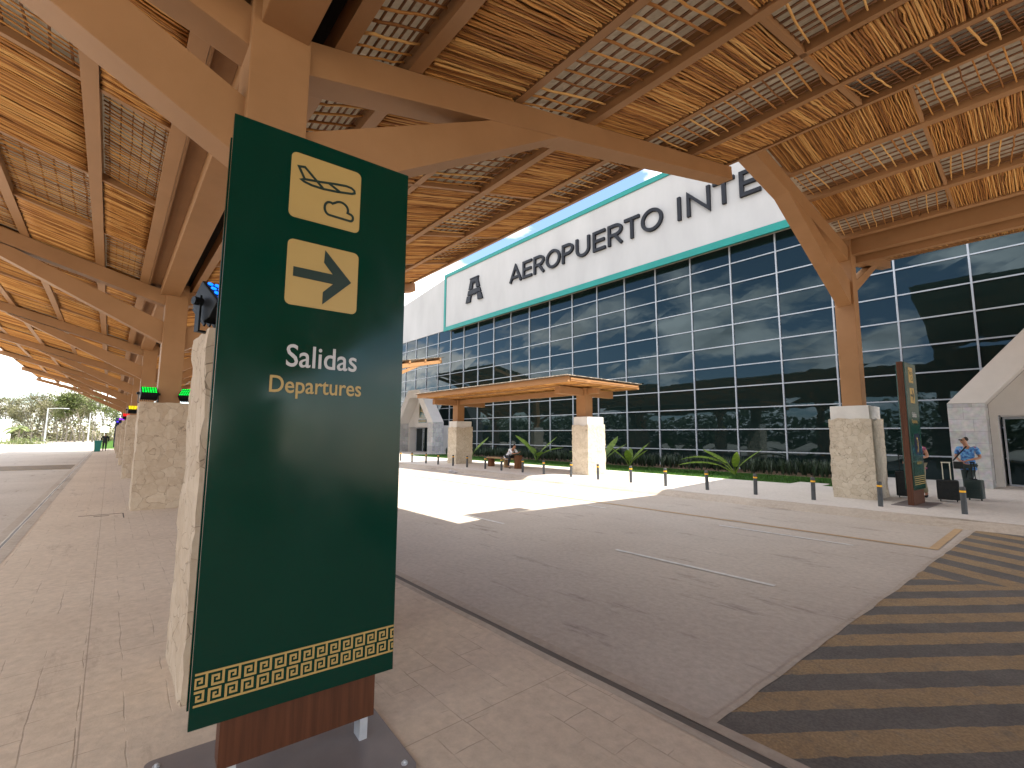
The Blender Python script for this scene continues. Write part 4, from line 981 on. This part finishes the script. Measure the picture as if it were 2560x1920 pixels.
ST = dict(pelvis=(0,0,.93), chest=(0,0,1.27), neck=(0,-.01,1.47), head=(0,-.02,1.60), shL=(.18,0,1.385), elL=(.235,.03,1.12), wrL=(.235,-.04,.88), hdL=(.235,-.06,.80), shR=(-.18,0,1.385), elR=(-.235,.03,1.12), wrR=(-.235,-.04,.88), hdR=(-.235,-.06,.80),
          hpL=(.09,0,.88), knL=(.10,-.02,.49), anL=(.10,.03,.09), toL=(.11,-.09,.035), hpR=(-.09,0,.88), knR=(-.10,-.02,.49), anR=(-.10,.03,.09), toR=(-.11,-.09,.035))
J = dict(ST); J.update(shL=(.19,.0,1.40), elL=(.25,.03,1.12), wrL=(.06,-.20,1.06), hdL=(-.02,-.22,1.02), elR=(-.24,-.02,1.12), wrR=(-.10,-.21,1.0), hdR=(-.05,-.22,.97), face=(-.75,-.66,-.05), head=(-.03,-.04,1.60), neck=(-.01,-.015,1.47), knL=(.0,-.06,.49), anL=(-.08,-.02,.09), toL=(-.12,-.14,.035), knR=(-.08,.0,.49), anR=(-.10,.08,.09), toR=(-.15,-.04,.035))
person((-1.62, 18.25, PV), R(-4), J, (M['hawaii'], M['greyteal']), 'standing man in sunglasses and a blue patterned shirt with hands on a shoulder bag', .75, True)
J = dict(ST); J.update(elL=(.27,-.02,1.14), wrL=(.22,-.24,1.10), hdL=(.20,-.31,1.10), elR=(-.25,.02,1.12), wrR=(-.24,-.14,.98), hdR=(-.22,-.2,.95), anL=(.14,.03,.09), toL=(.18,-.08,.035))
person((-2.60, 17.55, PV), R(-20), J, (M['plaid'], M['khaki']), 'man in a pink checked shirt and khaki trousers half hidden behind the far totem sign', .5)
# seated man leaning on the stump (facing +X)
J = dict(pelvis=(0,0,.60), chest=(0,-.24,.86), neck=(0,-.40,1.02), head=(0,-.50,1.12), face=(0,-.85,-.5), shL=(.17,-.32,.97), elL=(.17,-.55,.745), wrL=(.05,-.76,.80), hdL=(.02,-.84,.82), shR=(-.17,-.32,.97), elR=(-.17,-.55,.745), wrR=(-.05,-.76,.78), hdR=(-.02,-.84,.80),
         hpL=(.10,-.04,.57), knL=(.16,-.42,.54), anL=(.20,-.36,.10), toL=(.22,-.50,.035), hpR=(-.10,-.04,.57), knR=(-.24,-.40,.54), anR=(-.28,-.34,.10), toR=(-.30,-.48,.035))
person((-18.62, 15.80, PV), R(90), J, (M['whiteshirt'], M['darktrouser']), 'man in a white shirt sitting bent forward on the log bench', .9)
J = dict(ST); J.update(knL=(.10,-.10,.50), anL=(.10,-.10,.09), toL=(.10,-.22,.04), knR=(-.10,.02,.48), anR=(-.10,.12,.11), toR=(-.10,.02,.04), elL=(.27,.05,1.14), elR=(-.27,.05,1.14))
person((-59.5, -.28, PV), R(-90), J, (M['darktrouser'], M['darktrouser']), 'distant man in dark clothes walking away down the walkway', .9, longsleeve=True)

# ------------------------------------------------------------------ luggage
def suitcase(loc, rz, w, d, h, m, label, handle, hm):
    t = empty('suitcase', loc, rz, label, 'suitcase')
    MB().box(-w/2, w/2, -d/2, d/2, .05, h).build('shell', m, t, smooth=False, bevel=.035)
    MB().box(-w/2+.04, w/2-.04, -d/2-.012, -d/2-.001, .12, h*.55).build('pocket', m, t, bevel=.004)
    for sx in (-1, 1):
        MB().tube([(sx*(w/2-.06)-.012, 0, .028), (sx*(w/2-.06)+.012, 0, .028)], .028, 12).build('wheel', M['black'], t)
    hh = MB(); hh.tube([(-handle, .02, h-.02), (-handle, .02, h+.44)], .012, 6).tube([(handle, .02, h-.02), (handle, .02, h+.44)], .012, 6)
    hh.box(-handle-.02, handle+.02, 0, .04, h+.44, h+.47).build('pull_handle', hm, t)
    MB().box(-.07, .07, -.02, .02, h+.001, h+.022).build('carry_handle', M['black'], t)
    return t
suitcase((-1.93, 16.85, PV), R(8), .44, .27, .56, M['black_fabric'], 'soft black suitcase with pale telescopic handles raised', .075, M['alu'])
suitcase((-1.50, 17.75, PV), R(-8), .36, .24, .55, M['charcoal'], 'dark hard shell suitcase just behind the standing man', .03, M['black'])
suitcase((-2.84, 16.95, PV), R(10), .36, .26, .72, M['black_fabric'], 'upright black suitcase half hidden left of the far totem sign', .07, M['black'])
bg = empty('shoulder_bag', (-1.80, 17.98, PV+.98), R(10), 'black shoulder bag hanging at the standing man\'s waist', 'bag')
MB().box(-.10, .10, -.045, .045, -.17, .03).build('pouch', M['black_fabric'], bg, bevel=.02)
MB().ribbon([(-.10, .05), (.02, .22), (.20, .46)], .035, -.04, -.03).build('strap', M['black_fabric'], bg)
# refuse bin by the walking man
bb = empty('bin', (-57.5, -.75, PV), 0, 'teal bin at the walkway edge left of the distant walking man', 'bin')
MB().prism([(-.20,0),(.20,0),(.26,.95),(-.26,.95)], 0, -.25, .25).build('body', M['binm'], bb)
MB().box(-.28, .28, -.29, .29, .951, 1.02).build('lid', M['binm'], bb)

# ------------------------------------------------------------------ planting by the glass
def hedge():
    mb = MB(); random.seed(11)
    for a, b in ((-35.4, -5.3),):
        x = a
        while x < b:
            for _ in range(3):
                cx_, cy = x + random.uniform(-.1, .1), random.uniform(22.7, 24.6); n = random.randint(9, 14)
                for k in range(n):
                    an = random.uniform(0, 6.28); l = random.uniform(.35, .75); le = random.uniform(.05, .28)
                    w = random.uniform(.018, .03); px, py = math.cos(an), math.sin(an)
                    b0 = (cx_-py*w, cy+px*w, PV); b1 = (cx_+py*w, cy-px*w, PV); m0 = (cx_+px*le*.5+py*w, cy+py*le*.5-px*w, PV+l*.6); m1 = (cx_+px*le*.5-py*w, cy+py*le*.5+px*w, PV+l*.6); tp_ = (cx_+px*le, cy+py*le, PV+l)
                    mb.add([b0, b1, m0, m1, tp_], [(0,1,2,3), (3,2,4)])
            x += .16
    return tag(mb.build('hedge_plants', M['leaf_hedge']), 'low dark spiky border planting along the foot of the glass', 'border plants', kind='stuff')
hedge()
def banana(loc, leaves, label, seed):
    rnd = random.Random(seed); t = empty('broad_leaf_plant', loc, 0, label, 'plant', 'broad leaved plants in front of the glass')
    for (az, ln, up_, droop, w) in leaves:
        mb = MB(); az = R(az); n = 12; pts_ = []
        for i in range(n+1):
            u = i/n; r_ = ln*u; pts_.append(Vector((math.cos(az)*r_*math.cos(up_*(1-.5*u)), math.sin(az)*r_*math.cos(up_*(1-.5*u)), r_*math.sin(up_) - droop*u*u*ln)))
        mb.tube(pts_[:7], [.03-.003*i for i in range(7)], 5)
        side = Vector((-math.sin(az), math.cos(az), 0))
        mid = pts_[4:]; prevL = prevR = prevM = None
        for i, p in enumerate(mid):
            u = i/(len(mid)-1); ww = 1.35*w*math.sin(math.pi*min(u*.93+.07, 1))**.6
            l_, r2 = p + side*ww + Vector((0, 0, -.25*ww)), p - side*ww + Vector((0, 0, -.25*ww))
            if prevM is not None:
                g1 = rnd.uniform(.0, .16)
                mb.add([prevM, p, l_.lerp(prevL, g1), prevL], [(0,1,2,3)]); mb.add([prevM, prevR, r2.lerp(prevR, g1), p], [(0,1,2,3)])
            prevM, prevL, prevR = p, l_, r2
        mb.build('leaf', M['leaf_plant'], t)
    return t
banana((-14.95, 21.2, PV), [(60,1.5,1.35,.10,.13),(200,1.5,1.25,.15,.13),(300,1.35,1.2,.2,.14),(120,1.2,1.3,.1,.12),(10,1.3,1.25,.2,.12)], 'upright broad leaf plant between the shelter and the arching plant', 1)
banana((-9.25, 20.9, PV), [(180,2.9,.95,.62,.20),(200,2.6,.75,.55,.19),(20,1.4,1.3,.15,.17),(170,1.9,1.15,.35,.18),(300,1.2,1.3,.1,.12)], 'large broad leaf plant with long leaves arching to the left', 2)
banana((-16.6, 21.0, PV), [(180,2.8,.85,.50,.19),(90,1.9,1.35,.1,.18),(200,2.2,.65,.5,.18),(30,1.7,1.25,.2,.18),(150,2.0,1.1,.3,.16)], 'broad leaf plant showing left of the right shelter pier', 3)
banana((-22.6, 21.6, PV), [(175,2.8,1.15,.30,.18),(150,2.1,1.0,.4,.18),(20,2.3,1.0,.45,.18),(60,1.9,1.3,.1,.18),(330,1.7,.9,.4,.17)], 'broad leaf plant behind the seated man', 4)
banana((-28.5, 20.6, PV), [(180,2.6,.9,.55,.18),(200,2.2,.7,.5,.17),(80,1.8,1.3,.1,.17)], 'broad leaf plant showing left of the left shelter pier', 5)

# ------------------------------------------------------------------ trees
def tree_proto(seed, h, spread, leaf, dens=1.0, lw=.34):
    rnd = random.Random(seed); t = empty('tree', (0, 0, 0)); tips = []
    tr_ = MB(); lean = Vector((rnd.uniform(-.1,.1), rnd.uniform(-.1,.1), 0))
    def br(p, d, l, r, lev):
        n = 4; path = [p]; q = p
        for i in range(n):
            d = (d + Vector((rnd.uniform(-.18,.18), rnd.uniform(-.18,.18), rnd.uniform(-.05,.12)))).normalized(); q = q + d*l/n; path.append(q)
        tr_.tube(path, [r*(1-.13*i) for i in range(n+1)], 5 if lev else 7, cap=False)
        if lev >= 3: tips.append((q, d)); return
        for k in range(rnd.choice((2, 3, 3)) if lev else 4):
            a = rnd.uniform(0, 6.28); sp = rnd.uniform(.35, .85)*spread
            nd = (d + Vector((math.cos(a)*sp, math.sin(a)*sp, rnd.uniform(-.05, .35)))).normalized()
            st = path[rnd.choice((2, 3, 4))] if lev else path[rnd.choice((2, 3, 4, 4))]
            br(st, nd, l*rnd.uniform(.55, .8), r*.55, lev+1)
        tips.append((q, d))
    br(Vector((0,0,0)), (Vector((0,0,1))+lean).normalized(), h*.42, h*.016, 0)
    tr_.build('trunk', M['bark'], t)
    lf = MB()
    for (p, d) in tips:
        cl_r = rnd.uniform(.35, .85)*h*.085
        for _ in range(int(rnd.uniform(22, 60)*dens)):
            o_ = Vector((rnd.gauss(0, 1), rnd.gauss(0, 1), rnd.gauss(0, .6)))*cl_r
            dd = Vector((rnd.uniform(-1,1), rnd.uniform(-1,1), rnd.uniform(-.6,.4))).normalized(); uu = dd.cross(Vector((rnd.uniform(-1,1), rnd.uniform(-1,1), 1))).normalized()
            lf.quadleaf(p + o_, dd, lw*rnd.uniform(.6, 1.3), uu, None) if False else lf.add([p+o_, p+o_+dd*lw*.5+uu*lw*.28, p+o_+dd*lw, p+o_+dd*lw*.5-uu*lw*.28], [(0,1,2,3)])
    lf.build('crown', M[leaf], t)
    return t
protos = [tree_proto(1, 9.5, .9, 'leaf_dry', .8), tree_proto(2, 10.5, .8, 'leaf_dry', .5), tree_proto(3, 9.0, 1.0, 'leaf_green', 1.2), tree_proto(4, 10.0, .7, 'leaf_dark', 1.1), tree_proto(5, 8.5, 1.1, 'leaf_dry', 1.2), tree_proto(6, 9.0, .9, 'leaf_green', .9)]
kinds = ['sparse olive tree', 'thin bare looking tree with pale trunk', 'full bright green tree', 'dark green bushy tree', 'dense olive tree', 'light green tree']
rt = random.Random(77); spots = []
# (picture x in 0..240 of the left opening, depth, kind, size)
tl = [(8,150,0,1.1),(22,158,3,.95),(38,146,4,1.0),(50,156,1,1.05),(62,140,0,1.05),(75,152,5,.9),(88,138,1,1.1),(97,150,3,1.1),(108,158,3,.95),(120,136,0,.95),(130,148,4,1.0),(141,134,1,1.15),(152,146,5,1.15),(163,132,2,1.05),(173,143,0,1.1),(184,130,2,1.15),(195,142,5,1.2),(206,128,0,1.0),(214,140,2,1.1),(225,126,5,1.05),(236,138,2,1.0),(-10,150,4,1.0),(-30,145,0,1.1),(-22,160,2,1.0)]
used = set(); horder = ['leftmost', 'left', 'middle', 'right']
for i, (px, dist, k, s) in enumerate(tl):
    y = -dist*(0.118 - px*0.000475)      # opening: picture x 0 -> Y/X .118, 240 -> .004
    o = protos[k] if k not in used else copy_tree(protos[k]); used.add(k)
    o.location = (-dist, y, -.02); o.rotation_euler = (0, 0, rt.uniform(0, 6.28)); o.scale = (s, s, s*rt.uniform(.92, 1.06))
    where = 'left of the lamp posts' if px < 112 else ('between the lamp posts' if px < 196 else 'by the road sign')
    tag(o, f'{kinds[k]} {where} of the tree line', 'tree', 'trees beyond the approach road')
for k in range(6):
    if k not in used: protos[k].location = (-160, -20, 0); tag(protos[k], kinds[k] + ' at the far end', 'tree', 'trees beyond the approach road')
# understory and far wood
mb = MB(); rw = random.Random(3)
for i in range(9000):
    x = rw.uniform(-178, -150); y = rw.uniform(-40, 8); z = abs(rw.gauss(0, 1.6))
    if rw.random() < .6: z = rw.uniform(0, 7.0)*(.6+.4*noise.noise((x*.1, y*.25, 0)))
    p = Vector((x, y, z)); dd = Vector((rw.uniform(-1,1), rw.uniform(-1,1), rw.uniform(-.5,.5))).normalized(); uu = dd.cross(Vector((rw.uniform(-1,1), 0, 1))).normalized(); l = .75
    mb.add([p, p+dd*l*.5+uu*.25, p+dd*l, p+dd*l*.5-uu*.25], [(0,1,2,3)])
tag(mb.build('far_wood', M['leaf_dry']), 'hazy mass of woodland behind the distant tree line', 'woodland', kind='stuff')
mb = MB()
for i in range(26000):
    x = rw.uniform(-150, 60); y = rw.uniform(-62, -44); z = 9.0*rw.random()**1.25*(.75+.35*noise.noise((x*.09, 0, 0)))
    p = Vector((x, y, z)); dd = Vector((rw.uniform(-1,1), rw.uniform(-1,1), rw.uniform(-.5,.5))).normalized(); uu = dd.cross(Vector((rw.uniform(-1,1), 0, 1))).normalized(); l = 1.1
    mb.add([p, p+dd*l*.5+uu*.4, p+dd*l, p+dd*l*.5-uu*.4], [(0,1,2,3)])
tag(mb.build('opposite_wood', M['leaf_dark']), 'dark woodland across the approach road that the glass wall mirrors', 'woodland', kind='stuff')
# small palm and shrubs on the left verge
def palm(loc, h, label):
    t = empty('palm', loc, 0, label, 'palm'); rnd = random.Random(9)
    MB().tube([(0,0,0),(.05,0,h*.5),(0,.05,h)], [.16,.12,.09], 8).build('trunk', M['bark'], t)
    mb = MB()
    for k in range(16):
        az = rnd.uniform(0, 6.28); up_ = rnd.uniform(.2, 1.2); ln = rnd.uniform(1.6, 2.3); pp = None
        for i in range(10):
            u = i/9; p = Vector((math.cos(az)*ln*u*math.cos(up_), math.sin(az)*ln*u*math.cos(up_), h + ln*u*math.sin(up_) - 1.1*ln*u*u*.6))
            if pp is not None:
                sd = Vector((-math.sin(az), math.cos(az), 0))
                for s in (-1, 1): mb.add([pp, p, p + sd*s*.42*math.sin(math.pi*(u*.9+.08)) - Vector((0,0,.18)), pp + sd*s*.30 - Vector((0,0,.1))], [(0,1,2,3)])
            pp = p
    mb.build('fronds', M['leaf_green'], t); return t
palm((-118, -12.0, 0), 2.6, 'small palm on the far left verge in front of the white wall')
sh_ = MB()
for i in range(1500):
    p = Vector((-108 + rw.gauss(0, 1.5), -10.4 + rw.gauss(0, 1.6), abs(rw.gauss(0, .45)))); dd = Vector((rw.uniform(-1,1), rw.uniform(-1,1), rw.uniform(-.5,.8))).normalized(); uu = dd.cross(Vector((0, .3, 1))).normalized()
    sh_.add([p, p+dd*.15+uu*.07, p+dd*.3, p+dd*.15-uu*.07], [(0,1,2,3)])
tag(sh_.build('shrub_bed', M['leaf_green']), 'low shrubs planted around the small palm', 'shrubs', kind='stuff')
# far wall, lamp posts, road sign, end totem
fw_ = empty('boundary_wall', (-140, -26, 0), 0, 'long white wall with mint top edge at the far left', 'wall')
MB().box(-.3, .3, -14, 10.6, 0, 4.3).build('wall_face', M['farwhite'], fw_); MB().box(-.36, .36, -14, 10.65, 4.301, 4.62).build('coping', M['mint'], fw_)
def lamp(loc, h, label, arm=2.0, rz=0):
    t = empty('street_lamp', loc, rz, label, 'street lamp', 'tall grey street lamps by the approach road')
    MB().tube([(0,0,0),(0,0,h)], [.13,.08], 10).build('pole', M['lamp_grey'], t)
    MB().tube([(0,0,h-.12),(0,arm*.6,h-.02),(0,arm,h)], .05, 8).build('arm', M['lamp_grey'], t)
    MB().prism([(-.13,-.07),(.13,-.07),(.10,.05),(-.10,.05)], 1, arm, arm+.65).build('lamp_head', M['lamp_grey'], t, loc=(0,0,h))
lamp((-112, -8.3, 0), 6.1, 'grey street lamp with a horizontal arm in front of the trees')
lamp((-118, -3.0, 0), 5.6, 'grey street lamp near the round road sign', .3, R(90))
rsn = empty('road_sign', (-80, -.50, 0), R(90), 'white square road sign with a round symbol above the walking man', 'road sign')
MB().cyl(0, 0, 0, 2.1, .035, 8).build('pole', M['lamp_grey'], rsn)
MB().box(-.42, .42, -.05, -.03, 1.95, 2.72).build('board', M['farwhite'], rsn)
MB().ribbon(arc(0, 2.33, .22, .22, 0, 345, 23), .05, -.056, -.051, True).build('symbol', M['redsign'], rsn)
MB().ribbon([(-.08, 2.26), (0, 2.40), (.08, 2.26)], .05, -.058, -.051).build('symbol_mark', M['black'], rsn)
et = empty('end_totem', (-64, .78, PV), 0, 'narrow dark blue totem standing beyond the last stone pier', 'sign')
MB().box(-.08, .08, -.42, .42, .25, 3.3).build('panel', M['navy'], et); MB().box(-.05, .05, -.3, .3, 0, .2495).build('post', M['woodpost'], et)
sw = empty('side_building', (-92, 3.2, 0), 0, 'pale wall of a low building at the end of the walkway', 'building')
MB().box(-20, 0, 0, 12, 0, 5.2).build('wall', M['farwhite'], sw); MB().box(-20.2, .2, -.2, 12.2, 5.201, 5.5).build('coping', M['mint'], sw)
# litter on the road edge
for i, (x, y, l) in enumerate(((-19.6, 12.9, 'crumpled white paper in the gutter near the bench'), (-19.0, 12.75, 'second scrap of white paper in the gutter'))):
    b = MB(); rr = random.Random(i)
    b.ell((0, 0, .05), .16, .12, .06, 7, 5); b.v = [(v[0]+rr.uniform(-.03,.03), v[1]+rr.uniform(-.03,.03), max(v[2]+rr.uniform(-.02,.02), .0)) for v in b.v]
    tag(b.build('paper_scrap', M['white_vinyl'], loc=(x, y, .01)), l, 'litter', 'paper scraps in the gutter')

# ------------------------------------------------------------------ sky, sun, camera
SUN = Vector((.57, .25, 1.0)).normalized()
el = math.asin(SUN.z); az = math.atan2(SUN.x, SUN.y)
w = bpy.data.worlds.new('World'); sc.world = w; w.use_nodes = True; nt = w.node_tree
bgn = nt.nodes['Background']; sky = nt.nodes.new('ShaderNodeTexSky'); sky.sky_type = 'NISHITA'; sky.sun_disc = False
sky.sun_elevation = el; sky.sun_rotation = az; sky.air_density = 0.9; sky.dust_density = 0.6; sky.ozone_density = 1.6
tc = nt.nodes.new('ShaderNodeTexCoord'); sp = nt.nodes.new('ShaderNodeSeparateXYZ'); L(nt, tc.outputs['Generated'], sp.inputs[0])
zz = N(nt, 'ShaderNodeMath', _operation='MAXIMUM'); L(nt, sp.outputs[2], zz.inputs[0]); zz.inputs[1].default_value = 0.0
za = N(nt, 'ShaderNodeMath', _operation='ADD'); L(nt, zz.outputs[0], za.inputs[0]); za.inputs[1].default_value = 0.16
dx = N(nt, 'ShaderNodeMath', _operation='DIVIDE'); L(nt, sp.outputs[0], dx.inputs[0]); L(nt, za.outputs[0], dx.inputs[1])
dy = N(nt, 'ShaderNodeMath', _operation='DIVIDE'); L(nt, sp.outputs[1], dy.inputs[0]); L(nt, za.outputs[0], dy.inputs[1])
cb = nt.nodes.new('ShaderNodeCombineXYZ'); L(nt, dx.outputs[0], cb.inputs[0]); L(nt, dy.outputs[0], cb.inputs[1])
ofs = N(nt, 'ShaderNodeVectorMath', _operation='ADD'); L(nt, cb.outputs[0], ofs.inputs[0]); ofs.inputs[1].default_value = (19.25, 7.75, 34.25)
cn = N(nt, 'ShaderNodeTexNoise', Scale=1.5, Detail=9, Roughness=0.56, Distortion=0.2); L(nt, ofs.outputs[0], cn.inputs['Vector'])
cr_ = ramp(nt, cn.outputs['Fac'], [(0.46, (0, 0, 0)), (0.565, (1, 1, 1))])
cn2 = N(nt, 'ShaderNodeTexNoise', Scale=2.6, Detail=6); L(nt, cb.outputs[0], cn2.inputs['Vector'])
cc = ramp(nt, cn2.outputs['Fac'], [(0.3, (2.6, 2.55, 2.5)), (0.7, (6.6, 6.3, 5.8))])
mx = N(nt, 'ShaderNodeMix', _data_type='RGBA'); L(nt, cr_.outputs['Color'], mx.inputs[0])
skm = N(nt, 'ShaderNodeVectorMath', _operation='SCALE'); L(nt, sky.outputs[0], skm.inputs[0]); skm.inputs['Scale'].default_value = 0.40; L(nt, skm.outputs[0], mx.inputs[6]); L(nt, cc.outputs['Color'], mx.inputs[7])
L(nt, mx.outputs[2], bgn.inputs['Color']); bgn.inputs['Strength'].default_value = 0.15
sl = bpy.data.lights.new('Sun', 'SUN'); sl.energy = 2.0; sl.angle = R(.5); sl.color = (1, .93, .82)
so = bpy.data.objects.new('Sun', sl); C.objects.link(so); so.rotation_euler = (-SUN).to_track_quat('-Z', 'Y').to_euler(); so.location = (0, 0, 50)
yaw, pitch, roll = R(49.265), R(6.351), R(.313)
fwv = Vector((-math.sin(yaw)*math.cos(pitch), math.cos(yaw)*math.cos(pitch), math.sin(pitch)))
rt_ = Vector((math.cos(yaw), math.sin(yaw), 0)); upv = rt_.cross(fwv)
r2_ = rt_*math.cos(roll) + upv*math.sin(roll); u2_ = -rt_*math.sin(roll) + upv*math.cos(roll)
cam = bpy.data.cameras.new('Camera'); co = bpy.data.objects.new('Camera', cam); C.objects.link(co)
mt = Matrix((r2_, u2_, -fwv)).transposed().to_4x4(); mt.translation = (0, 0, 1.82); co.matrix_world = mt
cam.sensor_width = 36; cam.lens = 36*1160.12/2560; cam.clip_end = 2500; cam.clip_start = .05
sc.camera = co
sc.view_settings.view_transform = 'Standard'; sc.view_settings.look = 'None'; sc.view_settings.gamma = 1; sc.view_settings.exposure = 2.72
sc.render.engine = 'CYCLES'
sc.cycles.max_bounces = 8; sc.cycles.diffuse_bounces = 4; sc.cycles.glossy_bounces = 4
